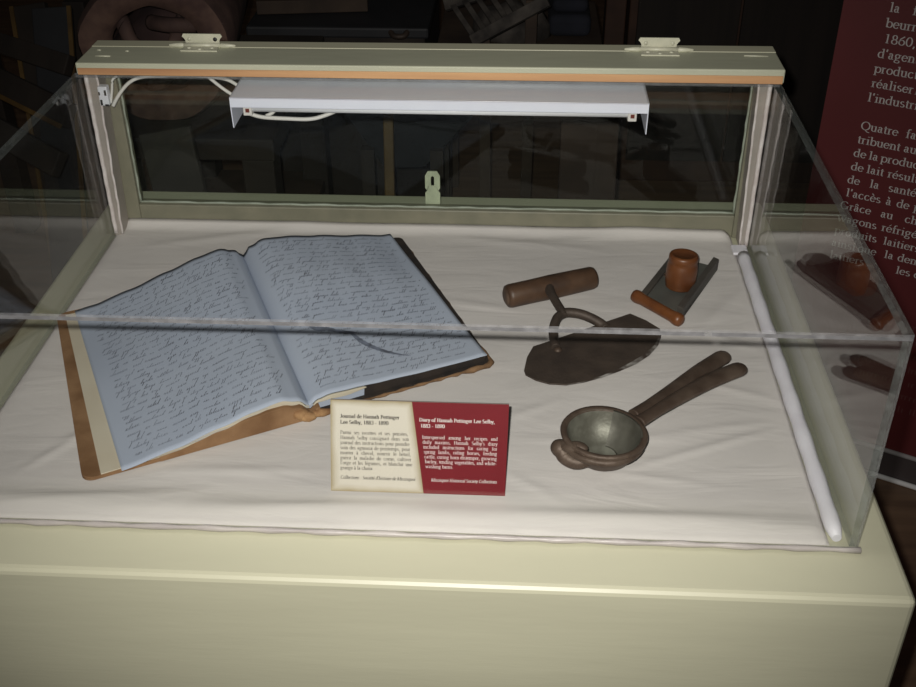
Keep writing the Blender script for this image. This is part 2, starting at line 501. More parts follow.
G['w'] = (0.70, [[(0.06, XH), (0.20, 0)], [(0.20, 0), (0.34, XH)], [(0.34, XH), (0.48, 0)], [(0.48, 0), (0.63, XH)], [(0, 0.43), (0.14, 0.43)], [(0.56, 0.43), (0.70, 0.43)]])
G['x'] = (0.48, [[(0.07, XH), (0.40, 0)], [(0.40, XH), (0.07, 0)], [(0, 0.43), (0.16, 0.43)], [(0.32, 0.43), (0.47, 0.43)], [(0, 0.02), (0.16, 0.02)], [(0.32, 0.02), (0.47, 0.02)]])
G['y'] = (0.46, [[(0.06, XH), (0.23, 0.02)], [(0.39, XH), (0.18, -0.14), (0.06, -0.18)], [(0, 0.43), (0.16, 0.43)], [(0.31, 0.43), (0.45, 0.43)]])
G['z'] = (0.42, [[(0.05, 0.43), (0.37, 0.43)], [(0.36, 0.43), (0.06, 0.02)], [(0.05, 0.02), (0.38, 0.02)]])
G['k'] = (0.50, st(0.11, 0, AH, 1, -1) + [[(0.13, 0.2), (0.40, XH)], [(0.22, 0.27), (0.42, 0.02)]])
G['C'] = (0.66, [arcp(0.35, 0.33, 0.27, 0.31, 40, 320, 20)])
G['D'] = (0.70, st(0.16, 0, CH, 1, 1) + [arcp(0.28, 0.33, 0.33, 0.31, 90, -90, 16)] + [[(0.16, 0.64), (0.3, 0.64)], [(0.16, 0.02), (0.3, 0.02)]])
G['G'] = (0.72, [arcp(0.35, 0.33, 0.28, 0.31, 40, 325, 20)] + st(0.58, 0.06, 0.30, 0, 1))
G['H'] = (0.72, st(0.15, 0, CH, 1, 1) + st(0.57, 0, CH, 1, 1) + [[(0.15, 0.34), (0.57, 0.34)]])
G['I'] = (0.34, st(0.17, 0, CH, 1, 1))
G['J'] = (0.40, st(0.24, 0.12, CH, 0, 1) + [arcp(0.14, 0.12, 0.10, 0.11, 0, -150)])
G['L'] = (0.60, st(0.15, 0, CH, 1, 1) + [[(0.15, 0.02), (0.54, 0.02)], [(0.53, 0.02), (0.55, 0.17)]])
G['M'] = (0.88, st(0.13, 0, CH, 1, 1) + st(0.74, 0, CH, 1, 1) + [[(0.13, CH), (0.43, 0.03)], [(0.43, 0.03), (0.74, CH)]])
G['P'] = (0.56, st(0.15, 0, CH, 1, 1) + [arcp(0.27, 0.48, 0.20, 0.16, 90, -90, 12)] + [[(0.15, 0.64), (0.28, 0.64)], [(0.15, 0.32), (0.28, 0.32)]])
G['Q'] = (0.72, [arcp(0.36, 0.33, 0.29, 0.31, 0, 360, 24)] + [[(0.36, 0.02), (0.52, -0.12), (0.70, -0.15)]])
G['S'] = (0.54, [arcp(0.26, 0.48, 0.16, 0.16, 40, 250, 12) + arcp(0.26, 0.18, 0.19, 0.16, 70, -150, 12)])
G['0'] = (0.50, [arcp(0.25, 0.33, 0.19, 0.31, 0, 360, 24)])
G['1'] = (0.50, st(0.26, 0, CH, 1, -1))
G['3'] = (0.50, [arcp(0.22, 0.48, 0.15, 0.16, 150, -80, 12) + arcp(0.22, 0.17, 0.18, 0.16, 80, -150, 12)])
G['6'] = (0.50, [arcp(0.25, 0.20, 0.18, 0.18, 0, 360, 18)] + [[(0.07, 0.22), (0.15, 0.45), (0.40, 0.65)]])
G['8'] = (0.50, [arcp(0.25, 0.49, 0.14, 0.15, 0, 360, 16)] + [arcp(0.25, 0.17, 0.18, 0.16, 0, 360, 18)])
G['9'] = (0.50, [arcp(0.25, 0.46, 0.18, 0.18, 0, 360, 18)] + [[(0.43, 0.44), (0.35, 0.21), (0.10, 0.01)]])
G[','] = (0.25, [[(0.10, 0.05), (0.16, 0.05)], [(0.14, 0.05), (0.08, -0.12)]])
G['.'] = (0.25, [[(0.08, 0.05), (0.17, 0.05)]])
G[':'] = (0.28, [[(0.09, 0.05), (0.18, 0.05)], [(0.09, 0.38), (0.18, 0.38)]])
G['-'] = (0.34, [[(0.04, 0.22), (0.29, 0.22)]])
G["'"] = (0.22, [[(0.12, 0.68), (0.09, 0.50)]])
for ch, base, acc in (('é', 'e', [[(0.18, 0.52), (0.31, 0.67)]]), ('è', 'e', [[(0.12, 0.67), (0.25, 0.52)]]), ('à', 'a', [[(0.10, 0.67), (0.23, 0.52)]]), ('â', 'a', [[(0.08, 0.52), (0.19, 0.66), (0.30, 0.52)]])):
    G[ch] = (G[base][0], G[base][1] + acc)


def text_width(t, em):
    return sum((G[c][0] if c in G else 0.25) for c in t) * em


def pen(b, t, put, x, y, em, bold=1.0, gap=0.0, slant=0.0, ys=1.0):
    """draw text t with its baseline start at (x, y) of a flat surface; put(x, y) gives the 3-D point; returns the end x"""
    for c in t:
        if c == ' ':
            x += 0.25 * em + gap
            continue
        adv, strokes = G[c]
        for s in strokes:
            pts = s
            n = len(pts)
            L, R = [], []
            for i in range(n):
                p0, p1 = pts[max(i - 1, 0)], pts[min(i + 1, n - 1)]
                dx, dy = p1[0] - p0[0], p1[1] - p0[1]
                d = math.hypot(dx, dy) or 1
                up = abs(dy) / d
                wd = (TN + (TH - TN) * up ** 1.5) * bold
                if dx > 0 and dy > 0 and up > 0.5 and up < 0.98 and n == 2: wd = TN * 1.2 * bold
                nx, ny = -dy / d * wd / 2, dx / d * wd / 2
                L.append((pts[i][0] + nx, pts[i][1] + ny)); R.append((pts[i][0] - nx, pts[i][1] - ny))
            for i in range(n - 1):
                q = [L[i], R[i], R[i + 1], L[i + 1]]
                b.quad(*[put(x + (p[0] + slant * p[1]) * em, y + p[1] * em * ys) for p in q])
        x += adv * em
    return x


# ------------------------------------------------------------------ the room
FZ = -H0
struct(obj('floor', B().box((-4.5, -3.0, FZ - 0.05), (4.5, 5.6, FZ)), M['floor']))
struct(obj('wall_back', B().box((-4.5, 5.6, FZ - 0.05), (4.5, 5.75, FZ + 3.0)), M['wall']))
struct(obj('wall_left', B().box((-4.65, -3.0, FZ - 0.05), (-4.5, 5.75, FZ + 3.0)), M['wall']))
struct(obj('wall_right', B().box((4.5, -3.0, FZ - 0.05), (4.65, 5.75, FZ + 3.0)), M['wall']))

# ------------------------------------------------------------------ pedestal
pb = B().box((-0.49, -0.061, FZ), (0.49, 0.74, -0.0003), 0.007, 0, 3)
ped = tag(obj('display_pedestal', pb, M['paint'], loc=(0, 0.33, FZ)), 'cream painted wooden pedestal carrying the clear display case', 'pedestal')

# ------------------------------------------------------------------ the clear case
W2, HC, T = 0.45, 0.2425, 0.006
case = thing('display_case', 'clear acrylic display case with painted hinged lid on cream pedestal', 'display case', (0, 0.32, 0))


def panel(name, lo, hi, edge_axis, edge='acrylic_edge'):
    b = B().box(lo, hi)
    b.bm.faces.ensure_lookup_table()
    bmesh.ops.recalc_face_normals(b.bm, faces=b.bm.faces)
    for f in b.bm.faces:
        if abs(f.normal[edge_axis]) < 0.5:
            f.material_index = 2 if abs(f.normal[0]) > 0.5 else 1
    return obj(name, b, [M['acrylic_top' if edge_axis == 2 else 'acrylic'], M[edge], M['corner_edge' if edge_axis == 1 else 'edge_side']], case)


front = panel('front_panel', (-W2, 0, 0.0005), (W2, T, HC - T - 0.0002), 1)
top = panel('top_panel', (-W2, 0, HC - T), (W2, 0.578, HC), 2)
for sgn in (-1, 1):
    x0, x1 = sorted((sgn * W2, sgn * (W2 - T)))
    panel('side_panel', (x0, T + 0.0003, 0.0005), (x1, 0.628, HC - T - 0.0002), 0, 'edge_side')
# cement line under the top panel, broken where the cement missed
gb = B()
x = -0.443
while x < 0.442:
    x2 = min(x + random.uniform(0.10, 0.26), 0.443)
    gb.box((x, 0.0004, HC - T - 0.00018), (x2, T - 0.0003, HC - T - 0.00002))
    x = x2 + random.choice((0.0015, 0.0, 0.006))
obj('cement_line', gb, M['glue'], front)
# beads of caulk
wob = lambda k: 0.0007 * math.sin(k * 2.1) + 0.0005 * math.sin(k * 5.3)
obj('caulk_bead', B().tube([(-0.452 + 0.904 * k / 60, -0.0020 + 0.5 * wob(k), 0.0040) for k in range(61)], [0.0026 + 0.0007 * math.sin(k * 1.7) for k in range(61)], 8), M['caulk_front'], case)
for sgn in (-1, 1):
    obj('caulk_bead', B().tube([(sgn * (0.4412 - 0.001 * k / 24) + 0.3 * wob(k), 0.5868 + 0.3 * wob(k + 3), 0.006 + 0.231 * k / 24) for k in range(25)], 0.0029, 8), M['caulk'], case)
# rounded white strip along one side
tp = [(0.4330, 0.011 + 0.546 * k / 40, 0.006) for k in range(41)]
obj('corner_strip', B().tube(tp, [(0.0082 + 0.0005 * math.sin(k * 1.3)) * (0.55 if k == 0 else 0.9 if k == 1 else 1) for k in range(41)], 12), M['trimwhite'], case)['label'] = 'rounded white strip along the side panel'
obj('corner_strip', B().box((0.420, 0.561, 0.004), (0.441, 0.586, 0.0085), 0.002), M['trimwhite'], case)
# posts of the rear frame, a little wider at the top
for sgn in (-1, 1):
    a, bt, tpx = sgn * 0.4438, sgn * 0.433, sgn * 0.4265
    pts = [(a, 0.588, 0), (bt, 0.588, 0), (bt, 0.6195, 0), (a, 0.6195, 0), (a, 0.588, HC), (tpx, 0.588, HC), (tpx, 0.6195, HC), (a, 0.6195, HC)]
    po = obj('post', B().hexa(pts, 0.001), M['post'], case)
    obj('caulk_bead', B().tube([(bt + (tpx - bt) * k / 20 + wob(k) * 0.5, 0.589 + wob(k) * 0.6, 0.004 + 0.234 * k / 20) for k in range(21)], 0.0016, 8), M['caulk'], po)
# glazed rear sash
XL, XR, ZB, ZT = -0.414, 0.4275, 0.034, 0.222
sb = B()
sb.box((-0.4437, 0.620, 0.0), (XL, 0.642, HC), 0.0015)
sb.box((XR, 0.620, 0.0), (0.4437, 0.642, HC), 0.0015)
sb.box((XL, 0.6203, 0.0), (XR, 0.6417, ZB), 0.0015)
sb.box((XL, 0.6203, ZT), (XR, 0.6417, HC), 0.0015)
sash = obj('sash', sb, M['paint_sash'], case)
obj('pane', B().box((XL - 0.004, 0.630, ZB - 0.004), (XR + 0.004, 0.633, ZT + 0.004)), M['glass'], sash)
pt = B()
pt.tube([(XL + (XR - XL) * k / 50, 0.629 + wob(k) * 0.5, ZB + 0.0005 + wob(k + 9) * 0.6) for k in range(51)], 0.0018, 8)
pt.tube([(XL + 0.0005 + wob(k) * 0.6, 0.629, ZB + (ZT - ZB) * k / 20) for k in range(21)], 0.0018, 8)
pt.tube([(XR - 0.0005 + wob(k) * 0.6, 0.629, ZB + (ZT - ZB) * k / 20) for k in range(21)], 0.0018, 8)
obj('putty_bead', pt, mat('putty', (0.36, 0.40, 0.33), 0.5, noise=50, col2=(0.25, 0.28, 0.22), bump=0.5), sash)
# hasp: a rounded strap with a long slot, on the outside of the sash
hc = aty(433, 202, 0.645)
hz = aty(432.5, 171, 0.645).z
hx = hc.x


def ring_plate(outer, inner, y0, th, bld, mi=0):
    n = len(outer)
    for yy, fl_ in ((y0, False), (y0 + th, True)):
        o = [bld.bm.verts.new((p[0], yy, p[1])) for p in outer]
        i = [bld.bm.verts.new((p[0], yy, p[1])) for p in inner]
        for k in range(n):
            q = [o[k], o[(k + 1) % n], i[(k + 1) % n], i[k]]
            bld._face(q[::-1] if fl_ else q, mi)
    for loop in (outer, inner):
        v0 = [bld.bm.verts.new((p[0], y0, p[1])) for p in loop]; v1 = [bld.bm.verts.new((p[0], y0 + th, p[1])) for p in loop]
        for k in range(n):
            bld._face([v0[k], v0[(k + 1) % n], v1[(k + 1) % n], v1[k]], mi)


half = [(0.0105, 0.020), (0.0105, hz * 0.60), (0.0080, hz * 0.64), (0.0105, hz * 0.69), (0.0105, hz - 0.007), (0.0065, hz)]
outer = [(hx + a_, z_) for a_, z_ in half] + [(hx - a_, z_) for a_, z_ in reversed(half)]
inh = [(0.0022, hz - 0.022), (0.0022, hz - 0.019), (0.0024, hz - 0.016), (0.0024, hz - 0.012), (0.0022, hz - 0.009), (0.0012, hz - 0.0075)]
inner = [(hx + a_, z_) for a_, z_ in inh] + [(hx - a_, z_) for a_, z_ in reversed(inh)]
hb = B()
ring_plate(outer, inner, 0.6435, 0.002, hb)
obj('hasp', hb, M['hasp'], case)['label'] = 'slotted pale green metal hasp'
# lid: main board, bare wood lower edge, rear strip
LF, LB = 0.5575, 0.646


def sag(b_):
    """the lid sits a touch lower at one end"""
    for v in b_.bm.verts:
        v.co.z -= 0.0030 * (0.45 - v.co.x) / 0.9 * max(0.0, (v.co.z - 0.2482) / 0.018)
    return b_


lid = obj('lid', sag(B().box((-0.4390, LF, 0.2484), (0.4492, 0.622, 0.2662), 0.0018, 0, 3)), M['paint_lid'], case)
obj('bare_edge', sag(B().box((-0.4370, LF - 0.0012, 0.2482), (0.4474, LF + 0.004, 0.2584), 0.0006)), M['bare'], lid)['label'] = 'unpainted orange wood edge'
obj('rear_rail', sag(B().box((-0.4390, 0.6226, HC + 0.0004), (0.4492, LB, 0.2664), 0.0007, 0, 2)), M['paint'], case)
# paint flecks on the lid
for (px, py, l) in ((103, 56, 0.020), (774 - 18, 56, 0.030), (99, 50, 0.005), (127, 51, 0.005)):
    zl = 0.2663 - 0.003 * (0.45 - atz(px, py, 0.265).x) / 0.9
    p = atz(px, py, zl)
    fb = B()
    fb.tube([(p.x - l / 2, p.y, zl), (p.x + l / 2, p.y - 0.001, zl)], 0.0011, 8)
    obj('paint_fleck', fb, M['hinge'], lid)


# hinges: a leaf on the lid, a knuckle at the joint and a raised leaf behind
def hinge(cx):
    y0 = 0.6225
    lb = B()
    zt = 0.2664 - 0.003 * (0.45 - cx) / 0.9
    poly = [(cx - 0.0225, y0 - 0.003, zt), (cx - 0.024, y0 - 0.019, zt), (cx + 0.024, y0 - 0.019, zt), (cx + 0.0225, y0 - 0.003, zt)]
    lb.prism(poly, (0, 0, 0.0016))
    lf = obj('hinge', lb, M['hinge'], case)
    for dx, dy in ((-0.015, -0.009), (0.015, -0.009), (0.0, -0.014)):
        s = B().lathe([(0.0, 0.0018), (0.0026, 0.0014), (0.0028, 0.0)], (cx + dx, y0 + dy, zt + 0.0014), seg=12)
        obj('screw_head', s, M['hinge'], lf)
    k = B()
    k.tube([(cx - 0.024, y0, zt + 0.0022), (cx + 0.024, y0, zt + 0.0022)], 0.0032, 12)
    for sg in (-1, 1):
        k.lathe([(0.0024, 0), (0.0034, 0.002), (0.0030, 0.010), (0.0016, 0.019), (0.0, 0.021)], (cx + sg * 0.024, y0, zt + 0.0020), (sg, 0, 0), 12)
    obj('knuckle', k, M['hinge'], lf)
    r = B()
    zz = zt + 0.0160
    ol = [(cx - 0.0225, zt), (cx - 0.0225, zz - 0.0085), (cx - 0.024, zz - 0.006), (cx - 0.0265, zz - 0.0035), (cx - 0.0245, zz), (cx + 0.0245, zz), (cx + 0.0265, zz - 0.0035), (cx + 0.024, zz - 0.006), (cx + 0.0225, zz - 0.0085), (cx + 0.0225, zt)]
    r.prism([(a_, y0 + 0.0035, z_) for a_, z_ in ol], (0, 0.0018, 0))
    obj('raised_leaf', r, M['hinge'], lf)
    for dx in (-0.017, 0.017):
        h = B().lathe([(0.0, 0.0012), (0.0026, 0.0009), (0.0028, 0.0)], (cx + dx, y0 + 0.0035, zz - 0.007), (0, -1, 0), 12)
        obj('screw_head', h, M['black'] if cx < 0 and dx > 0 else M['hinge'], lf)
    return lf


hinge(atz(196.5, 51, 0.268).x)
hinge(atz(660, 53, 0.268).x)

# ------------------------------------------------------------------ lamp fitting under the lid
lx0, lx1, ly0, ly1, lz1 = -0.236, 0.2825, 0.519, 0.604, 0.2352
lamp = thing('under_lid_lamp', 'white enamel strip lamp fixed under the case lid, unlit', 'lamp', (0.02, 0.56, 0.19))
hb = B()
hb.box((lx0, ly0, lz1 - 0.0014), (lx1, ly1, lz1), 0.0005)
hb.box((lx0, ly0, lz1 - 0.0130), (lx1, ly0 + 0.0012, lz1), 0.0004)
hb.box((lx0, ly1 - 0.0012, lz1 - 0.040), (lx1, ly1, lz1))
obj('housing', hb, M['whitemetal'], lamp)
for xx in (lx0, lx1 - 0.0012):
    eb = B().prism([(xx, ly0 + 0.0006, lz1), (xx, ly0 + 0.0006, lz1 - 0.0130), (xx, ly0 + 0.003, lz1 - 0.041), (xx, ly1, lz1 - 0.041), (xx, ly1, lz1)], (0.0012, 0, 0))
    obj('end_plate', eb, M['whitemetal'], lamp)
obj('reflector', B().box((lx0 + 0.02, ly0 + 0.032, lz1 - 0.018), (lx1 - 0.02, ly0 + 0.080, lz1 - 0.002)), M['whitemetal_dark'], lamp)
obj('tube', B().tube([(lx0 + 0.022, ly0 + 0.019, lz1 - 0.0205), (lx1 - 0.022, ly0 + 0.019, lz1 - 0.0205)], 0.0048, 14), M['tube'], lamp)
for xx in (lx0 + 0.018, lx1 - 0.018):
    so = obj('socket', B().box((xx - 0.0055, ly0 + 0.012, lz1 - 0.0285), (xx + 0.0055, ly0 + 0.027, lz1 - 0.0012), 0.001), M['socket'], lamp)
    obj('contact', B().box((xx - 0.0022, ly0 + 0.0112, lz1 - 0.0238), (xx + 0.0026, ly0 + 0.0121, lz1 - 0.0190)), M['socket_red'], so)
obj('mounting_bracket', B().box((0.0, 0.592, lz1 - 0.0002), (0.06, 0.602, 0.2424)), M['whitemetal'], lamp)
# its wires
c1 = [aty(*q) for q in ((248, 113, 0.545), (262, 117, 0.545), (285, 118.5, 0.546), (310, 119, 0.548), (326, 115, 0.552), (340, 109, 0.556))]
c2 = [aty(*q) for q in ((266, 116, 0.548), (272, 113, 0.552), (277, 108, 0.556))]


def smooth_path(P, n=6):
    P = [Vector(p) for p in P]
    out = []
    for i in range(len(P) - 1):
        p0, p1, p2, p3 = P[max(i - 1, 0)], P[i], P[i + 1], P[min(i + 2, len(P) - 1)]
        for k in range(n):
            t = k / n
            out.append(0.5 * ((2 * p1) + (p2 - p0) * t + (2 * p0 - 5 * p1 + 4 * p2 - p3) * t * t + (3 * p1 - p0 - 3 * p2 + p3) * t ** 3))
    out.append(P[-1])
    return out


wb = B()
wb.tube(smooth_path(c1), 0.0026, 10)
wb.tube(smooth_path(c2), 0.0024, 10)
obj('wire', wb, M['cable'], lamp)

# cord from the lamp along the lid to the switch on the post
cord = thing('lamp_cord', 'white lamp cord with a small inline switch on the case post', 'cord', tuple(aty(112, 104, 0.582)))
sc_ = aty(104.5, 95, 0.582)
kb = B()
kb.box((sc_.x - 0.0062, 0.5765, sc_.z - 0.013), (sc_.x + 0.0062, 0.5878, sc_.z + 0.013), 0.0015)
sw = obj('switch', kb, M['switch'], cord)
kk = B()
kk.box((sc_.x - 0.0045, 0.5752, sc_.z - 0.0115), (sc_.x - 0.0020, 0.5768, sc_.z - 0.0045))
kk.box((sc_.x + 0.0025, 0.5752, sc_.z + 0.0015), (sc_.x + 0.0048, 0.5768, sc_.z + 0.0085))
kk.box((sc_.x - 0.0052, 0.5752, sc_.z + 0.002), (sc_.x - 0.0036, 0.5768, sc_.z + 0.006))
kk.box((sc_.x + 0.001, 0.5752, sc_.z - 0.0125), (sc_.x + 0.0055, 0.5768, sc_.z - 0.0105))
obj('slot', kk, M['black'], sw)
cb = B()
cA = [aty(*q) for q in ((113, 106, 0.578), (117, 98, 0.580), (123, 89, 0.584), (130, 82, 0.588), (140, 77.5, 0.592), (158, 76, 0.596), (190, 75.5, 0.598), (212, 77, 0.596), (228, 80, 0.592), (240, 87, 0.590))]
cb.tube(smooth_path(cA), 0.0023, 10)
cB = [aty(*q) for q in ((209, 77.5, 0.585), (217, 84, 0.583), (225, 90, 0.582), (236, 97, 0.584))]
cb.tube(smooth_path(cB), 0.0022, 10)
cC = [aty(*q) for q in ((111, 103, 0.584), (112, 90, 0.586), (112.5, 80, 0.588), (117, 76, 0.590))]
cb.tube(smooth_path(cC), 0.0017, 10)
obj('cable', cb, M['cable'], cord)


# ------------------------------------------------------------------ cotton lining
def ridge(x, y, x0, y0, x1, y1, wd, h):
    dx, dy = x1 - x0, y1 - y0
    L2 = dx * dx + dy * dy
    t = max(0, min(1, ((x - x0) * dx + (y - y0) * dy) / L2))
    d = math.hypot(x - x0 - t * dx, y - y0 - t * dy)
    return h * math.exp(-(d / wd) ** 2) * (math.sin(PI * (0.08 + 0.84 * t)) if 0 < t < 1 else 0.25)


CREASE = [tuple(list(atz(a, b, 0.004))[:2]) + tuple(list(atz(c, d, 0.004))[:2]) + (wd, h) for a, b, c, d, wd, h in (
    (620, 470, 790, 425, 0.004, 0.0018), (610, 472, 715, 485, 0.004, 0.0016), (520, 440, 700, 437, 0.006, 0.0014), (640, 436, 790, 420, 0.005, 0.0012),
    (60, 440, 130, 418, 0.004, 0.002), (20, 470, 90, 430, 0.005, 0.0018), (150, 470, 330, 470, 0.006, 0.0016), (10, 500, 200, 492, 0.007, 0.002),
    (500, 470, 560, 500, 0.005, 0.0014), (510, 515, 760, 520, 0.008, 0.002), (200, 510, 420, 505, 0.007, 0.0018), (560, 240, 700, 228, 0.01, 0.0022),
    (150, 245, 330, 225, 0.01, 0.002), (430, 235, 600, 250, 0.009, 0.0018), (690, 380, 780, 400, 0.005, 0.0014), (700, 330, 760, 350, 0.006, 0.0014),
    (440, 300, 520, 310, 0.007, 0.0014), (500, 420, 560, 400, 0.006, 0.0012), (700, 330, 740, 290, 0.008, 0.0014), (120, 300, 60, 360, 0.006, 0.001))]
CX0, CX1, CY0, CY1 = -0.4435, 0.4262, 0.0068, 0.6195


def cloth_z(x, y):
    z = 0.0030 + 0.0006 * math.sin(19 * x + 3 * math.sin(9 * y)) * math.sin(23 * y + 2)
    for c in CREASE:
        z += ridge(x, y, *c)
    d = y - CY0
    z += 0.0035 * math.exp(-((d - 0.022) / 0.014) ** 2)            # soft fold along the front
    z += 0.010 * max(0, (y - 0.600) / 0.0195) ** 2                 # turned up against the sash
    e = min(x - CX0, CX1 - x, d)
    return 0.0008 + (z - 0.0008) * min(1, max(0, e) / 0.012) ** 0.6


cl = B()
cl.solid_sheet(lambda a, b: (CX0 + (CX1 - CX0) * a, CY0 + (CY1 - CY0) * b, cloth_z(CX0 + (CX1 - CX0) * a, CY0 + (CY1 - CY0) * b)),
               lambda a, b: (CX0 + (CX1 - CX0) * a, CY0 + (CY1 - CY0) * b, 0.0001), 180, 130)
tag(obj('cloth', cl, M['cotton'], loc=(0, 0.31, 0)), 'creased white cotton cloth lining the floor of the case', 'cloth')

# ------------------------------------------------------------------ the diary
BO = Vector((-0.096, 0.180, 0))
BU = Vector((0.878, 0.485, 0))
BV = Vector((-0.412, 0.911, 0))
Z0 = 0.0050                                                         # underside of the boards on the cloth


def bk(u, v, z):
    return BO + BU * u + BV * v + Vector((0, 0, z))


def interp(tab, x):
    if x <= tab[0][0]: return tab[0][1]
    for (a, fa), (b, fb_) in zip(tab, tab[1:]):
        if x <= b:
            t = (x - a) / (b - a); t = t * t * (3 - 2 * t)
            return fa + (fb_ - fa) * t
    return tab[-1][1]


PR = [(0.0, 0.0165), (0.010, 0.029), (0.030, 0.0365), (0.060, 0.0360), (0.10, 0.0315), (0.15, 0.0250), (0.20, 0.0195), (0.2175, 0.0175)]
PRF = [(0.0, 0.0160), (0.010, 0.0225), (0.025, 0.0250), (0.050, 0.0235), (0.09, 0.0205), (0.14, 0.0180), (0.19, 0.0170), (0.2175, 0.0170)]
PL = [(0.0, 0.0165), (0.012, 0.028), (0.032, 0.0345), (0.060, 0.0325), (0.10, 0.0260), (0.15, 0.0180), (0.20, 0.0130), (0.222, 0.0115)]


def page_z(s, d, v):
    """height of the open page, s = +1 / -1 side, d = distance from the gutter"""
    z = interp(PR if s > 0 else PL, d)
    t_ = max(0.0, v / 0.322)
    if s > 0:
        k_ = min(1.0, t_ / 0.75); k_ = k_ * k_ * (3 - 2 * k_)
        z = interp(PRF, d) * (1 - k_) + z * k_
    z += 0.012 * t_ ** 1.5 * max(0.0, 1 - d / 0.19) ** 0.8
    if s < 0: z -= 0.0010 * max(0, 1 - t_ * 4) * min(1, d / 0.2)
    return z + 0.0008 * math.sin(30 * v + 12 * d) * min(1, d / 0.05) + 0.0012 * math.exp(-((v - 0.31) / 0.03) ** 2) * (d > 0.02)


def page_d(s, v):
    return 0.2165 - 0.012 * v / 0.322 if s > 0 else 0.204 + 0.016 * v / 0.31


diary = thing('diary', 'open old ledger diary with blue handwritten pages and worn brown covers', 'book', (*bk(0, 0.16, 0)[:2], Z0))
V1 = 0.322


def rounded(u0, u1, v0, v1, r=0.012):
    o = []
    for cx, cy, a in ((u0 + r, v0 + r, 180), (u1 - r, v0 + r, 270), (u1 - r, v1 - r, 0), (u0 + r, v1 - r, 90)):
        for k in range(6):
            t = math.radians(a + 90 * k / 5)
            o.append((cx + r * math.cos(t), cy + r * math.sin(t)))
    return o


for s in (-1, 1):
    if s < 0:
        o = rounded(-0.243, -0.004, -0.0075, 0.331)
        mt_ = M['leather']
    else:
        o = rounded(0.004, 0.2222, -0.0045, 0.329, 0.008)
        mt_ = M['blackcloth']
    cv = obj('cover_board', B().prism([bk(u, v, Z0) for u, v in o], (0, 0, 0.0042), 0, 0.0008), mt_, diary)
    if s > 0:
        cv['label'] = 'black cloth board with worn brown edge'
        e = B()
        pth = [bk(0.012 + 0.204 * k / 30, -0.0050 + 0.0006 * math.sin(k * 2.3), Z0 + 0.0018) for k in range(31)] + [bk(0.2216 + 0.0006 * math.sin(k), -0.001 + 0.325 * k / 30, Z0 + 0.0018) for k in range(31)]
        e.tube(pth, [0.0017 + 0.0007 * math.sin(k * 1.9) + (0.0016 if 25 < k < 34 else 0) for k in range(62)], 8)
        obj('worn_edge', e, M['leather_dark'], cv)
# endpaper showing past the blue leaves
obj('endpaper', B().prism([bk(u, v, Z0 + 0.0042) for u, v in ((-0.2245, -0.0072), (-0.03, -0.004), (-0.03, 0.322), (-0.2325, 0.322))], (0, 0, 0.0012)), M['endpaper'], diary)


def blockmat():
    mt, nt, N, L = nt_of('page_edges')
    p = N['Principled BSDF']; p.inputs['Roughness'].default_value = 0.9
    tc = N.new('ShaderNodeTexCoord')
    mp = N.new('ShaderNodeMapping'); mp.inputs['Scale'].default_value = (6, 6, 900)
    L.new(tc.outputs['Object'], mp.inputs[0])
    n = N.new('ShaderNodeTexNoise'); n.inputs['Scale'].default_value = 1.0; n.inputs['Detail'].default_value = 3
    L.new(mp.outputs[0], n.inputs['Vector'])
    r = N.new('ShaderNodeValToRGB')
    r.color_ramp.elements[0].position = 0.35; r.color_ramp.elements[1].position = 0.6
    r.color_ramp.elements[0].color = (0.36, 0.38, 0.40, 1); r.color_ramp.elements[1].color = (0.64, 0.57, 0.42, 1)
    L.new(n.outputs['Fac'], r.inputs[0]); L.new(r.outputs[0], p.inputs['Base Color'])
    return mt


M['block'] = blockmat()
LEAF = 0.0007


def leaf_pt(s, a, v, dz=0.0):
    """a = 0 at the gutter, 1 at the outer edge"""
    d = a * page_d(s, v)
    t_ = v / 0.322
    vv = v + (0.016 if s > 0 else 0.018) * t_ * max(0.0, 1 - a) - (0.0155 * a ** 0.8 * (1 - t_) if s < 0 else 0.0)
    return bk(s * d, vv, Z0 + page_z(s, d, v) - 0.004 + dz)


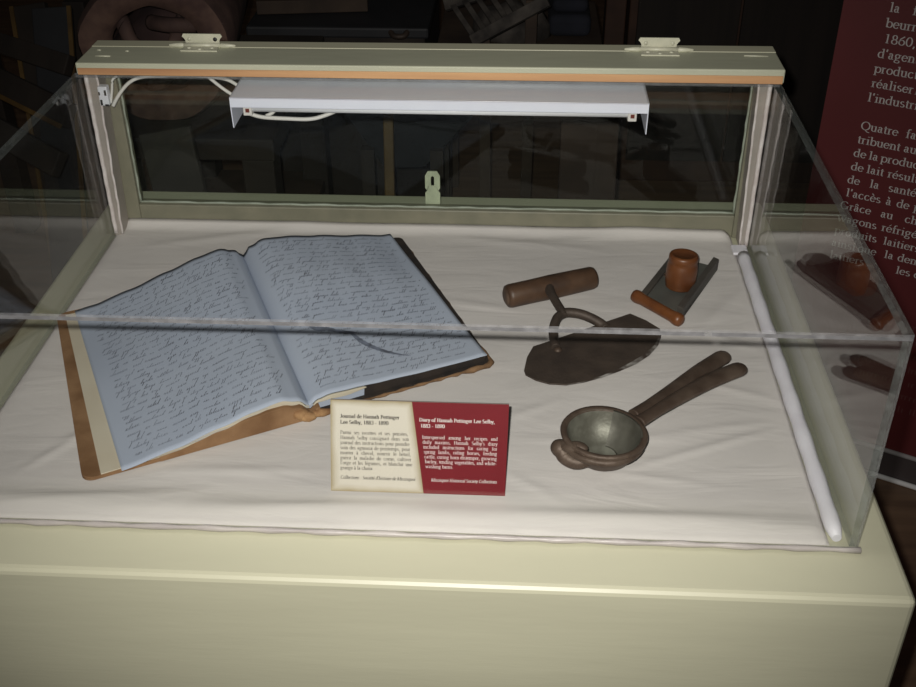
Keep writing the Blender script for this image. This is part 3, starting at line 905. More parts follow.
for s in (-1, 1):
    bb = B()
    top_ = lambda a, b, s=s: leaf_pt(s, a, 0.001 + b * (V1 - 0.001), -LEAF * 1.2)
    bot_ = lambda a, b, s=s: bk(s * a * page_d(s, b * V1) * (0.985 if s > 0 else 0.99), 0.0015 + b * (V1 - 0.003) - (0.0120 * a ** 0.8 * (1 - b) if s < 0 else 0) + 0.015 * b * (1 - a), Z0 + (0.0043 if s > 0 else 0.0068))
    bb.solid_sheet(top_, bot_, 40, 24)
    if s > 0:                                                       # the outer two thirds of the lower edge are coloured black
        for f in bb.bm.faces:
            c_ = f.calc_center_median() - BO
            if len(f.verts) == 4 and (0.878 * c_.y - 0.485 * c_.x) < 0.0028 and (0.911 * c_.x + 0.412 * c_.y) > 0.062 and abs(f.normal.z) < 0.6 or (0.911 * c_.x + 0.412 * c_.y) > 0.2:
                f.material_index = 1
    obj('page_block', bb, [M['leaf'] if s > 0 else M['block'], M['blackcloth']], diary)
    lb = B()
    lb.solid_sheet(lambda a, b, s=s: leaf_pt(s, a, b * V1, 0), lambda a, b, s=s: leaf_pt(s, a, b * V1, -LEAF), 48, 40)
    leaf = obj('leaf', lb, M['leaf'], diary)
    # the handwriting: lines of joined up strokes in ink
    hw = B()
    rnd = random.Random(5 + s)

    def ribbon(pts, wd):
        prev = None
        for i in range(len(pts)):
            p0, p1 = pts[max(i - 1, 0)], pts[min(i + 1, len(pts) - 1)]
            dx, dy = p1[0] - p0[0], p1[1] - p0[1]
            d_ = math.hypot(dx, dy) or 1
            wv = wd * (0.55 + 0.75 * max(0, -dy / d_))
            nx, ny = -dy / d_ * wv / 2, dx / d_ * wv / 2
            cur = [hw.bm.verts.new(P3(pts[i][0] + nx, pts[i][1] + ny)), hw.bm.verts.new(P3(pts[i][0] - nx, pts[i][1] - ny))]
            if prev:
                hw._face([prev[0], prev[1], cur[1], cur[0]])
            prev = cur

    def P3(x, v):
        # x = reading distance across the page, v along the spine
        d = x if s > 0 else page_d(s, v) - x
        return leaf_pt(s, max(0, min(1, d / page_d(s, v))), v, 0.0004)

    v = V1 - 0.016
    while v > 0.012:
        x = 0.012 + rnd.uniform(0, 0.006) + (0.0 if s > 0 else 0.002)
        end = page_d(s, v) - rnd.uniform(0.008, 0.02) - (0.0 if s > 0 else 0.008)
        if rnd.random() < 0.06: end = x + (end - x) * rnd.uniform(0.35, 0.8)
        while x < end:
            nl = rnd.choice((2, 3, 3, 4, 4, 5, 6, 7, 8))
            pts = []
            y = v + rnd.uniform(-0.0005, 0.0005)
            xh = rnd.uniform(0.0022, 0.0034)
            for _ in range(nl):
                lw = rnd.uniform(0.0020, 0.0034)
                k = rnd.random()
                if k < 0.16:
                    hgt = xh * rnd.uniform(2.1, 2.9)
                    shape = [(0, 0), (0.5, 0.45), (1.15, 0.95), (0.95, 1.0), (0.6, 0.5), (0.45, 0.05), (0.8, 0.0)]
                    pts += [(x + a * lw + b * hgt * 0.45, y + b * hgt) for a, b in shape]
                elif k < 0.25:
                    dp = xh * rnd.uniform(1.6, 2.3)
                    shape = [(0, 0.3), (0.5, 0.4), (0.4, -0.4), (0.1, -0.95), (-0.1, -0.8), (0.4, -0.25), (0.9, 0.1)]
                    pts += [(x + a * lw + b * dp * 0.4, y + b * dp) for a, b in shape]
                else:
                    shape = rnd.choice(([(0, 0), (0.45, 0.95), (0.5, 1.0), (0.45, 0.1), (0.6, 0.0)], [(0, 0.1), (0.5, 1.0), (0.2, 0.8), (0.15, 0.2), (0.5, 0.0), (0.9, 0.3)], [(0, 0), (0.3, 1.0), (0.35, 0.2), (0.6, 0.9), (0.7, 0.1)]))
                    pts += [(x + a * lw + b * xh * 0.5, y + b * xh) for a, b in shape]
                x += lw
                if x > end: break
            ribbon(pts, rnd.uniform(0.00042, 0.00080))
            x += rnd.uniform(0.0026, 0.0058)
        v -= 0.0112 + rnd.uniform(-0.0006, 0.0006)
    obj('handwriting', hw, M['ink'], leaf, recalc=False)
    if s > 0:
        # two shadows of glue drips on the acrylic, painted onto the page
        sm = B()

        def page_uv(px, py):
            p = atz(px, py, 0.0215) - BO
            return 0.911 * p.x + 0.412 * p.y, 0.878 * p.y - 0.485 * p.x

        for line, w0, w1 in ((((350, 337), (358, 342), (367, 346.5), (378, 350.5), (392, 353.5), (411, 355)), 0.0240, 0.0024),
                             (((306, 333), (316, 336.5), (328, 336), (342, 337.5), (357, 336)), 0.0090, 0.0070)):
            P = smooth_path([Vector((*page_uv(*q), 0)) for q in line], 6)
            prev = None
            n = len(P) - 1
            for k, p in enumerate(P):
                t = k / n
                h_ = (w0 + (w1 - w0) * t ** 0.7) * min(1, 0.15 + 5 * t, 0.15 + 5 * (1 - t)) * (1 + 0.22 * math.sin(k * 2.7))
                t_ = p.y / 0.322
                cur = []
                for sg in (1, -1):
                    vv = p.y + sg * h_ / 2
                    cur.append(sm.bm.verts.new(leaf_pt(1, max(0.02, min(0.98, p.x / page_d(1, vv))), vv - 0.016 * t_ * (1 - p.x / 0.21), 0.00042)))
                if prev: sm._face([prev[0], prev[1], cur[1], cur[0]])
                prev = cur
        obj('drip_shadow_marks', sm, M['drip_shadow'], leaf, recalc=False)

# leather over the spine end and the front edge of the thinner side, with a torn knob
sp = B()
uu = lambda a: -0.165 + 0.175 * a
pz0 = lambda u: page_z(-1, max(0.0, -u), 0) if u < 0 else page_z(1, u, 0)
sp.solid_sheet(lambda a, b: bk(uu(a), -0.0085 + 0.010 * b + 0.066 * min(0, uu(a)) * (1 - b) * 0, Z0 + max(0.0045 * min(1, a * 6) + 0.0008, pz0(uu(a)) - 0.0092 + 0.0004 * math.sin(a * 40)) - 0.0012 * (1 - b)),
               lambda a, b: bk(uu(a), -0.0085 + 0.010 * b, Z0 + 0.0002), 40, 4)
spn = obj('spine', sp, M['leather'], diary)
tn = B()
rn = random.Random(3)
for (u, dv, z, r, l) in ((-0.012, -0.006, 0.0135, 0.0062, 0.020), (-0.004, -0.009, 0.009, 0.0055, 0.022), (0.012, -0.008, 0.0085, 0.0045, 0.028)):
    tn.tube([bk(u - l / 2, dv + 0.002, z), bk(u - l / 4, dv, z + 0.002), bk(u, dv - 0.001, z + 0.0012), bk(u + l / 4, dv, z - 0.0004), bk(u + l / 2, dv + 0.002, z - 0.001)], [r * 0.35, r, r * 1.1, r * 0.8, r * 0.3], 10)
obj('torn_leather', tn, M['leather_torn'], spn)
for k, (a0, a1, col) in enumerate(((0.004, 0.066, 'endpaper'), )):
    cr = B()
    n = 20
    cr.solid_sheet(lambda a, b: bk(a0 + (a1 - a0) * a, -0.0035 + 0.004 * b, Z0 + page_z(1, a0 + (a1 - a0) * a, 0) - 0.0052 - 0.0002 * b),
                   lambda a, b: bk(a0 + (a1 - a0) * a, -0.0035 + 0.004 * b, Z0 + page_z(1, a0 + (a1 - a0) * a, 0) - 0.0056 - 0.0045 * math.sin(PI * a)), n, 2)
    obj('cream_leaf', cr, M[col], diary)
cr = B()
cr.solid_sheet(lambda a, b: bk(-0.004 - 0.075 * a, -0.0035 + 0.004 * b, Z0 + page_z(-1, 0.004 + 0.075 * a, 0) - 0.0052),
               lambda a, b: bk(-0.004 - 0.075 * a, -0.0035 + 0.004 * b, Z0 + page_z(-1, 0.004 + 0.075 * a, 0) - 0.0058 - 0.0055 * math.sin(PI * a)), 20, 2)
obj('cream_leaf', cr, M['endpaper'], diary)

# ------------------------------------------------------------------ caption card
CB = atz(331, 490.5, 0.0055)
CBR = atz(505, 496, 0.0055)
cy = CB.y
lean = 0.37                                                       # run per rise
cu = Vector((CBR.x - CB.x, CBR.y - CB.y, 0)); CWD = cu.length; cu.normalize()
n_ = Vector((-cu.y, cu.x, 0))
cvv = (Vector((0, 0, 1)) + n_ * lean).normalized()
# top: where the sight line of the top corner meets the card's plane
nrm = cu.cross(cvv)
cc = CAMP - Vector((0, 0, H0))
dd = ray(332, 399.5)
tp_ = cc + dd * (nrm.dot(CB - cc) / nrm.dot(dd))
CHG = (tp_ - CB).dot(cvv)
CTH = 0.003
card = thing('caption_card', 'small bilingual caption card, half cream half red, leaning below the diary', 'sign', tuple(CB + cu * CWD / 2))


def cp(x, y, z=0.0):
    """x across in fractions, y up in fractions of the card, z out of its face"""
    return CB + cu * (x * CWD * (1 + 0.0065 * y) + 0.0007 * y) + cvv * (y * CHG) + nrm * z


def cream_card():
    mt, nt, N, L = nt_of('aged_cream_print')
    p = N['Principled BSDF']; p.inputs['Roughness'].default_value = 0.7; p.inputs['Specular IOR Level'].default_value = 0.2
    tc = N.new('ShaderNodeTexCoord')
    uv = N.new('ShaderNodeUVMap') if False else None
    n = N.new('ShaderNodeTexNoise'); n.inputs['Scale'].default_value = 35; n.inputs['Detail'].default_value = 5
    L.new(tc.outputs['Object'], n.inputs['Vector'])
    at = N.new('ShaderNodeAttribute'); at.attribute_name = 'edge'
    ad = N.new('ShaderNodeMath'); ad.operation = 'MULTIPLY_ADD'; ad.inputs[1].default_value = 0.5; ad.inputs[2].default_value = -0.25
    L.new(n.outputs['Fac'], ad.inputs[0])
    sm = N.new('ShaderNodeMath'); sm.operation = 'ADD'
    L.new(at.outputs['Fac'], sm.inputs[0]); L.new(ad.outputs[0], sm.inputs[1])
    r = N.new('ShaderNodeValToRGB')
    r.color_ramp.elements[0].position = 0.35; r.color_ramp.elements[1].position = 1.0
    r.color_ramp.elements[0].color = (0.60, 0.56, 0.48, 1); r.color_ramp.elements[1].color = (0.33, 0.27, 0.16, 1)
    L.new(sm.outputs[0], r.inputs[0]); L.new(r.outputs[0], p.inputs['Base Color'])
    return mt


M['card_cream'] = cream_card()
M['card_red'] = mat('deep_red_print', (0.165, 0.0085, 0.015), 0.6, noise=20, col2=(0.15, 0.0075, 0.013), spec=0.25)
M['card_ink'] = mat('card_black_print', (0.05, 0.045, 0.04), 0.7, spec=0.1)
M['card_white'] = mat('card_white_print', (0.66, 0.58, 0.56), 0.7, spec=0.1)
cbx = B()
cbx.hexa([cp(0, 0, -CTH), cp(1, 0, -CTH), cp(1, 0, 0), cp(0, 0, 0), cp(0, 1, -CTH), cp(1, 1, -CTH), cp(1, 1, 0), cp(0, 1, 0)])
obj('backing_board', cbx, M['card_edge'], card)
DT, DB = 0.458, 0.534
div = lambda y: DB + (DT - DB) * y
b = B()
nu, nv = 40, 40
b.grid(lambda a, c: cp(a * div(c), c, 0.0003), nu, nv, smooth=False)
face = obj('cream_half', b, M['card_cream'], card)
at = face.data.attributes.new('edge', 'FLOAT', 'POINT')
vals = []
for i in range(nu + 1):
    for j in range(nv + 1):
        a, c = i / nu, j / nv
        e = min(a * 0.9, (1 - a) * 0.9, c, 1 - c)
        vals.append(math.exp(-(e / 0.07)))
at.data.foreach_set('value', vals)
obj('red_half', B().grid(lambda a, c: cp(div(c) + a * (1 - div(c)), c, 0.0003), 4, 12, smooth=False), M['card_red'], card)


def justify(bld, lines, x0f, x1f, y0, dy, em, bold, slant=0.0, last=False):
    for k, t in enumerate(lines):
        y = y0 - dy * k
        xa, xb = x0f(y) * CWD, x1f(y) * CWD
        g = 0.0
        sp_ = t.count(' ')
        if sp_ and k < len(lines) - 1 or (last and sp_):
            g = (xb - xa - text_width(t, em)) / sp_
        pen(bld, t, lambda x, yy: cp(x / CWD, yy / CHG, 0.0006), xa, y * CHG, em, bold, g, slant, 1.22)


yf = lambda py: 1 - (py - 399.5) / 91.0
te = B()
em1 = 0.0052
for k, t in enumerate(('Journal de Hannah Pettinger', 'Lee Selby, 1883 - 1890')):
    wd_ = text_width('Journal de Hannah Pettinger', 1.0)
    pen(te, t, lambda x, yy: cp(x / CWD, yy / CHG, 0.0006), 0.055 * CWD, yf(417 + 5.9 * k) * CHG, 0.335 * CWD / wd_, 1.5, 0, 0, 1.15)
justify(te, ['Parmi ses recettes et ses pensées,', 'Hannah Selby consignait dans son', 'journal des instructions pour prendre', 'soin des agneaux de printemps, pour', 'monter à cheval, nourrir le bétail,', "guérir la maladie de corne, cultiver", "l'orge et les légumes, et blanchir une", 'grange à la chaux.'],
        lambda y: 0.055, lambda y: div(y) - 0.045, yf(433.0), 5.05 / 91, 0.0046, 1.0)
pen(te, "Collections : Société d'histoire de Missisquoi", lambda x, yy: cp(x / CWD, yy / CHG, 0.0006), 0.055 * CWD, yf(478) * CHG, 0.43 * CWD / text_width("Collections : Société d'histoire de Missisquoi", 1.0), 1.15, 0, 0.22, 1.35)
obj('lettering', te, M['card_ink'], face, recalc=False)
te = B()
wd_ = text_width('Diary of Hannah Pettinger Lee Selby,', 1.0)
for k, t in enumerate(('Diary of Hannah Pettinger Lee Selby,', '1883 - 1890')):
    pen(te, t, lambda x, yy: cp(x / CWD, yy / CHG, 0.0006), (0.50 + 0.008 * k) * CWD, yf(418.5 + 5.9 * k) * CHG, 0.425 * CWD / wd_, 1.6, 0, 0, 1.15)
justify(te, ['Interspersed among her recipes and', "daily maxims, Hannah Selby's diary", 'included instructions for caring for', 'spring lambs, riding horses, feeding', 'cattle, curing horn distemper, growing', 'barley, tending vegetables, and white-', 'washing barns.'],
        lambda y: div(y) + 0.030, lambda y: 0.945, yf(435.5), 4.85 / 91, 0.0046, 1.1)
tt = 'Missisquoi Historical Society Collections'
pen(te, tt, lambda x, yy: cp(x / CWD, yy / CHG, 0.0006), 0.575 * CWD, yf(478) * CHG, 0.375 * CWD / text_width(tt, 1.0), 1.2, 0, 0.22, 1.35)
obj('lettering', te, M['card_white'], card, recalc=False)
# folded strut behind the card that holds it up
strut = B().hexa([cp(0.40, 0.62, -CTH), cp(0.60, 0.62, -CTH), cp(0.60, 0.64, -CTH), cp(0.40, 0.64, -CTH)] + [
    cp(0.40, 0.62, -CTH) + Vector((0, 0.045, 0)) - Vector((0, 0, cp(0.40, 0.62, -CTH).z - 0.005)), cp(0.60, 0.62, -CTH) + Vector((0, 0.045, 0)) - Vector((0, 0, cp(0.60, 0.62, -CTH).z - 0.005)),
    cp(0.60, 0.62, -CTH) + Vector((0, 0.047, 0)) - Vector((0, 0, cp(0.60, 0.62, -CTH).z - 0.005)), cp(0.40, 0.62, -CTH) + Vector((0, 0.047, 0)) - Vector((0, 0, cp(0.40, 0.62, -CTH).z - 0.005))])
obj('strut', strut, M['card_edge'], card)

# ------------------------------------------------------------------ chopping knife (half-moon blade)
hl, hr = atz(507.5, 296.5, 0.0195), atz(593.5, 277.5, 0.0195)
mz = thing('chopping_knife', 'iron half-moon chopping knife with brown wooden crossbar handle lying on cloth', 'kitchen knife', (0.2, 0.36, 0.004))
ax = (hr - hl).normalized(); L_ = (hr - hl).length + 0.004
R_ = 0.0152
prof = [(0.0, 0.0), (R_ * 0.72, 0.0), (R_ * 0.93, 0.002), (R_, 0.006), (R_ * 1.0, L_ * 0.3), (R_ * 1.04, L_ * 0.5), (R_ * 1.0, L_ * 0.8), (R_ * 0.98, L_ - 0.006), (R_ * 0.90, L_ - 0.002), (R_ * 0.6, L_), (0, L_)]
hh = obj('handle', B().lathe(prof, hl - ax * 0.002, ax, 28), M['handle'], mz)
obj('end_face', B().lathe([(0, -0.0004), (R_ * 0.66, -0.0004), (R_ * 0.7, 0.0)], hl - ax * 0.0022, ax, 24), M['endgrain'], hh)
outl = [(533, 347.5), (556, 340), (580, 332), (604, 323.5), (630, 314.5), (646, 321.5), (659.5, 329.5), (661, 336), (658, 345), (649, 355.5), (636, 364), (620, 371), (602, 377.5), (584, 382.5), (566, 385.5), (549, 384.5), (536, 381), (525.5, 375.5), (524, 371), (527, 358)]
zb = lambda py: 0.0065 + (385 - py) / 70 * 0.004
bp = [atz(px, py, zb(py)) for px, py in outl]
bl = obj('blade', B().prism(bp, (0, 0, 0.0018), 0, 0.0004), M['iron'], mz)
eb = B()
edge_pts = [(661, 337), (658, 345.5), (649, 355.5), (636, 364), (620, 371), (602, 377.5), (584, 382.5), (566, 385.5)]
inn = [(659, 337), (654.5, 345), (645, 354), (632, 361.5), (617.5, 369.5), (600.5, 376.2), (583.5, 381.6), (566, 385.0)]
for k in range(len(edge_pts) - 1):
    eb.quad(*[atz(q[0], q[1], zb(q[1]) + 0.0024) for q in (edge_pts[k], edge_pts[k + 1], inn[k + 1], inn[k])])
obj('worn_edge', eb, M['bright'], bl, recalc=False)
# shank: a stem from the handle that forks in a ring-like arch to the blade
hm = hl.lerp(hr, 0.46)
stem = [hm + Vector((0, 0, 0.004)), atz(551, 293, 0.026), atz(556, 302, 0.026), atz(561.5, 311, 0.024), atz(563, 315, 0.022)]
shb = B()
shb.tube(smooth_path(stem), [0.0075 - 0.0022 * min(1, k / 8) for k in range(25)], 12)
lleg = [atz(565, 313, 0.022), atz(558, 317, 0.021), atz(554, 326, 0.018), atz(553.5, 336, 0.014), atz(556, 348, 0.0105)]
rleg = [atz(560, 313.5, 0.022), atz(570, 312.5, 0.022), atz(582, 314.5, 0.020), atz(594, 319.5, 0.016), atz(603, 325, 0.012), atz(606, 328.5, 0.0105)]
shb.tube(smooth_path(lleg), 0.0058, 12)
shb.tube(smooth_path(rleg), 0.0060, 12)
obj('shank', shb, M['iron'], mz)
for q in ((558, 350), (607, 331)):
    rv = B().lathe([(0.005, 0), (0.0045, 0.002), (0.0022, 0.0034), (0, 0.0036)], atz(q[0], q[1], zb(q[1]) + 0.0014), seg=14)
    obj('rivet', rv, M['iron_light'], bl)

# ------------------------------------------------------------------ citrus squeezer (hinged bowls with two long handles)
sq = thing('citrus_squeezer', 'rusty iron hinged squeezer with round bowl and two paddle handles', 'squeezer', (0.22, 0.14, 0.004))
bc = atz(603, 433.5, 0.0400); bc.z = 0.0045
SQA = (0.03, 0.02, 1)
prof = [(0.0, 0.0), (0.013, 0.0004), (0.022, 0.0035), (0.030, 0.0105), (0.0365, 0.021), (0.0402, 0.030), (0.0438, 0.0335), (0.0446, 0.0365), (0.0432, 0.0388), (0.0395, 0.0386), (0.0375, 0.0362)]
bwl = obj('bowl', B().lathe(prof, bc, SQA, 44), M['iron_light'], sq)
li = B().lathe([(0.0385, 0.0375), (0.0362, 0.032), (0.0335, 0.023), (0.027, 0.0135), (0.018, 0.0075), (0.009, 0.0050), (0.0, 0.0045)], bc, SQA, 44)
obj('tin_lining', li, M['tin'], bwl)['label'] = 'dull silver lining of the bowl'
# second cup nested on the handle side: a wall with a rounded edge
t_in = [(0.0372, 0.0378), (0.0350, 0.032), (0.0320, 0.023), (0.0255, 0.0145), (0.017, 0.0088)]
t_out = [(0.0155, 0.0072), (0.0265, 0.0128), (0.0345, 0.0230), (0.0375, 0.0325), (0.0390, 0.0384), (0.0372, 0.0378)]
ib = B().lathe(t_in + t_out, bc, SQA, 20, 0, math.radians(-12), math.radians(72))
obj('inner_cup', ib, M['tin_dark'], bwl)


def blob(b_, c, rx, ry, rz, rot=0.0, seg=18):
    n0 = len(b_.bm.verts)
    pr = [(math.sin(PI * k / 10), -math.cos(PI * k / 10)) for k in range(11)]
    b_.lathe([(max(0, a_) if 0 < i_ < 10 else 0, h_) for i_, (a_, h_) in enumerate(pr)], (0, 0, 0), seg=seg)
    b_.bm.verts.ensure_lookup_table()
    cr_, sr_ = math.cos(rot), math.sin(rot)
    for v in b_.bm.verts[n0:]:
        x_, y_, z_ = v.co.x * rx, v.co.y * ry, v.co.z * rz
        v.co = Vector(c) + Vector((x_ * cr_ - y_ * sr_, x_ * sr_ + y_ * cr_, z_))


# knuckle of the hinge on the far side from the handles
lg = B()
k0, k1, k2 = atz(560, 448, 0.030), atz(566, 457, 0.024), atz(575, 462, 0.022)
blob(lg, k0, 0.0098, 0.0100, 0.0090, 0.5)
lg.tube(smooth_path([k0, k0.lerp(k1, 0.6), k1, k2, k2 + Vector((0.010, -0.001, 0.001))]), [0.0088 - 0.0030 * (k / 24) ** 3 for k in range(25)], 14)
blob(lg, k2 + Vector((0.008, 0, 0.001)), 0.0090, 0.0062, 0.0062, -0.3)
blob(lg, atz(579, 446.5, 0.0415), 0.0100, 0.0060, 0.0045, -0.45)
lg.tube(smooth_path([k0 + Vector((0.002, 0.002, 0.004)), atz(569, 448, 0.038), atz(578, 448, 0.041)]), 0.0052, 12)
obj('hinge_lug', lg, M['iron_light'], sq)
ed = []
for k in range(13):
    a_ = math.radians(205 + 130 * k / 12)
    ed.append(bc + Vector((0.0422 * math.cos(a_), 0.0422 * math.sin(a_), 0.0315)))
obj('rim_band', B().tube(ed, [0.0022 + 0.0022 * math.sin(PI * (k + 0.6) / 13.2) for k in range(13)], 10), M['iron_light'], sq)
for k, (pts, rs) in enumerate(((((633, 414, 0.036), (650, 404, 0.032), (672, 390, 0.024), (700, 371, 0.017), (722, 357.5, 0.014)), (0.0065, 0.0068, 0.0085, 0.0105, 0.0112)),
                               (((638, 422, 0.034), (656, 411, 0.032), (680, 397, 0.026), (710, 381, 0.020), (738, 369.5, 0.017)), (0.0085, 0.0078, 0.0092, 0.0110, 0.0112)))):
    P = smooth_path([atz(*q) for q in pts], 6)
    n = len(P)
    rad = []
    for i in range(n):
        t = i / (n - 1) * (len(rs) - 1); j = min(int(t), len(rs) - 2)
        rad.append(rs[j] + (rs[j + 1] - rs[j]) * (t - j))
    d = (P[-1] - P[-2]).normalized()
    rend = rad[-1]
    for a in (25, 45, 62, 76, 88):
        P.append(P[n - 1] + d * rend * math.sin(math.radians(a))); rad.append(max(0.0006, rend * math.cos(math.radians(a))))
    obj('handle', B().tube(P, [r_ * 0.62 for r_ in rad], 14, sx=1.55), M['iron_light'], sq)

# ------------------------------------------------------------------ hand slicer with barrel-shaped knob
gr = thing('hand_slicer', 'small wooden slicer board with orange barrel knob and crossbar', 'slicer', (0.335, 0.46, 0.004))
fl_, fr_ = atz(640.5, 296, 0.010), atz(682, 317, 0.010)
gd = Vector((0.435, 0.900, 0)).normalized()
LG = 0.138
a0_, b0_ = Vector((fl_.x, fl_.y, 0.0055)), Vector((fr_.x, fr_.y, 0.0055))
wv_ = (b0_ - a0_).normalized()
bed = [a0_ + gd * 0.004, b0_ + gd * 0.004, b0_ + gd * LG, a0_ + gd * (LG - 0.022)]
bd = obj('bed', B().prism(bed, (0, 0, 0.006)), M['greymetal'], gr)
obj('blade', B().prism([a0_ + gd * 0.062 + wv_ * 0.004, b0_ + gd * 0.070 - wv_ * 0.004, b0_ + gd * 0.082 - wv_ * 0.004, a0_ + gd * 0.074 + wv_ * 0.004], (0, 0, 0.0075)), M['iron'], gr)
rw = 0.009
for k, (p, ln, h) in enumerate(((a0_, LG - 0.020, 0.0105), (b0_ - wv_ * rw, LG + 0.004, 0.0165))):
    poly = [p, p + wv_ * rw, p + wv_ * rw + gd * ln, p + gd * ln]
    rb = B().prism(poly, (0, 0, h), 0, 0.0012)
    obj('side_rail', rb, M['greywood'], gr)
# crossbar: a fluted orange bar with rounded ends
ca, cb_ = atz(637, 296.5, 0.0135), atz(678, 319.5, 0.0135)
cax = (cb_ - ca).normalized(); CL = (cb_ - ca).length
prof = [(0, -0.0062), (0.005, -0.0060), (0.0078, -0.004), (0.0086, 0.0), (0.0082, 0.005), (0.0073, 0.010), (0.0072, CL / 2), (0.0073, CL - 0.010), (0.0082, CL - 0.005), (0.0086, CL), (0.0078, CL + 0.004), (0.005, CL + 0.006), (0, CL + 0.0062)]
obj('crossbar', B().lathe(prof, ca, cax, 22), M['orangewood'], gr)
kc = atz(679.5, 286, 0.013); kc.z = 0.0125
prof = [(0.0, 0.0), (0.0170, 0.0), (0.0185, 0.0015), (0.0180, 0.004), (0.0192, 0.006), (0.0198, 0.014), (0.0198, 0.024), (0.0190, 0.033), (0.0178, 0.0358), (0.0186, 0.0375), (0.0186, 0.043), (0.0176, 0.0455), (0.0150, 0.0465), (0.0140, 0.0458), (0.0, 0.0455)]
obj('knob', B().lathe(prof, kc, (0.03, 0.05, 1), 32), M['orangewood'], gr)

# ------------------------------------------------------------------ maroon text panel standing on the floor beyond the case
P0 = Vector((0.914, 1.134, 0))
PD = Vector((0.090, -0.046, 0)).normalized()
PN = Vector((PD.y, -PD.x, 0))                                     # towards the viewer
if PN.dot(CAMP - P0) < 0: PN = -PN


def pp(s, z, o=0.0):
    return P0 + PD * s + PN * o + Vector((0, 0, z))


def psurvey(px, py):
    d = ray(px, py)
    X = cc + d * (PN.dot(P0 - cc) / PN.dot(d))
    return (X - P0).dot(PD), X.z


def pbox(s0, s1, z0, z1, o0, o1, bev=0.0):
    return B().hexa([pp(s0, z0, o0), pp(s1, z0, o0), pp(s1, z0, o1), pp(s0, z0, o1), pp(s0, z1, o0), pp(s1, z1, o0), pp(s1, z1, o1), pp(s0, z1, o1)], bev)


tpn = thing('text_panel', 'tall maroon exhibition panel with white French text beyond the case', 'sign', tuple(pp(0.35, FZ, -0.03)))
PE = -0.240
obj('board', pbox(PE, 1.10, -0.768, 1.05, -0.035, 0), M['panel_red'], tpn)
obj('plinth', pbox(PE - 0.004, 1.10, FZ, -0.7785, -0.045, -0.001), M['panel_base'], tpn)
obj('metal_strip', B().tube([pp(PE - 0.004, -0.7732, 0.001), pp(1.10, -0.7732, 0.001)], 0.0052, 16), M['strip_grey'], tpn)
obj('metal_strip', B().tube([pp(PE - 0.004, FZ + 0.006, 0.003), pp(1.10, FZ + 0.006, 0.003)], 0.0058, 20), M['chrome_gleam'], tpn)
tx = B()
EM = 0.0250
base8 = -0.0765
LP = 0.0277
rows = [
    (2 + 6 * LP + base8 * 0 - 2, [('la', 889), ('fabrication', 912)]),
    (5 * LP, [('beurre', 885)]), (4 * LP, [('1860,', 883)]), (3 * LP, [("d'agents", 877)]), (2 * LP, [('production', 873.5)]),
    (1 * LP, [('réaliser', 871), ("l", 914)]), (0, [("l'industrie", 867)]),
    (-2 * LP, [('Quatre', 860), ('facteurs', 905)]), (-3 * LP, [('tribuent', 857), ('au', 903)]), (-4 * LP, [('de', 853), ('la', 868), ('production', 880)]),
    (-5 * LP, [('de', 850.5), ('lait', 866), ('résultant', 887)]), (-6 * LP, [('de', 847), ('la', 869), ('santé', 887.5)]), (-7 * LP, [("l'accès", 845.5), ('à', 885), ('de', 896), ('plus', 913)]),
    (-8 * LP, [('Grâce', 839.5), ('au', 880), ('chemin', 904)]), (-9 * LP, [('wagons', 837), ('réfrigérés', 881)]), (-10 * LP, [('produits', 834), ('laitiers', 882.5)]),
    (-11 * LP, [('ainsi', 831), ('que', 857), ('la', 883.5), ('denrée', 897)]), (-12 * LP, [('laitiers', 829), ('les', 895), ('coûts'.replace('û', 'u'), 913)]),
]
for dz, wds in rows:
    bz = base8 + 2 * LP + dz
    for t, px in wds:
        # start of the word: where the sight column px meets this baseline
        s_ = -0.165
        for py in range(0, 300):
            q = psurvey(px, py)
            if q[1] <= bz:
                s_ = q[0]
                break
        pen(tx, t, lambda x, y: pp(x, y, 0.0008), s_, bz, EM, 0.95)
obj('lettering', tx, M['panel_text'], tpn, recalc=False)
# a faint block of small print lower down, too dim to read: only its broken rows show
tx = B()
rr_ = random.Random(4)
M['panel_dim'] = mat('panel_dim_lettering', (0.17, 0.06, 0.055), 0.6)
for k in range(7):
    x = -0.165
    while x < 0.20:
        nst = rr_.randint(2, 8)
        for q in range(nst):
            hgt = rr_.choice((0.010, 0.010, 0.010, 0.015))
            z_ = -0.47 - 0.033 * k
            tx.quad(pp(x, z_, 0.0008), pp(x + 0.0022, z_, 0.0008), pp(x + 0.0022, z_ + hgt, 0.0008), pp(x, z_ + hgt, 0.0008))
            if rr_.random() < 0.6:
                tx.quad(pp(x, z_ + 0.0085, 0.0008), pp(x + 0.006, z_ + 0.0085, 0.0008), pp(x + 0.006, z_ + 0.010, 0.0008), pp(x, z_ + 0.010, 0.0008))
            x += rr_.uniform(0.006, 0.009)
        x += 0.008
obj('lettering', tx, M['panel_dim'], tpn, recalc=False)['label'] = 'dim second block of lettering'

# ------------------------------------------------------------------ dark farm pieces behind the case
# hollow log resting on a trestle bench
lc = aty(156, 52, 1.45)
LR = 0.160
BT = lc.z - LR - 0.012
bench = thing('trestle_bench', 'dark plank bench under the hollow log behind the case', 'bench', (lc.x, 1.75, FZ))
obj('plank_top', B().box((lc.x - 0.155, 1.40, BT - 0.05), (lc.x + 0.24, 2.10, BT), 0.004), M['darkwood'], bench)
for dx in (-0.115, 0.20):
    for dy in (1.44, 2.06):
        obj('leg', B().box((lc.x + dx - 0.035, dy - 0.035, FZ), (lc.x + dx + 0.035, dy + 0.035, BT - 0.05), 0.003), M['darkwood'], bench)
obj('shelf', B().box((lc.x - 0.14, 1.42, BT - 0.42), (lc.x + 0.225, 2.08, BT - 0.385), 0.003), M['midwood'], bench)
lo = thing('hollow_log', 'round weathered hollow log lying end-on behind the case lid', 'log', (lc.x, 1.75, BT))
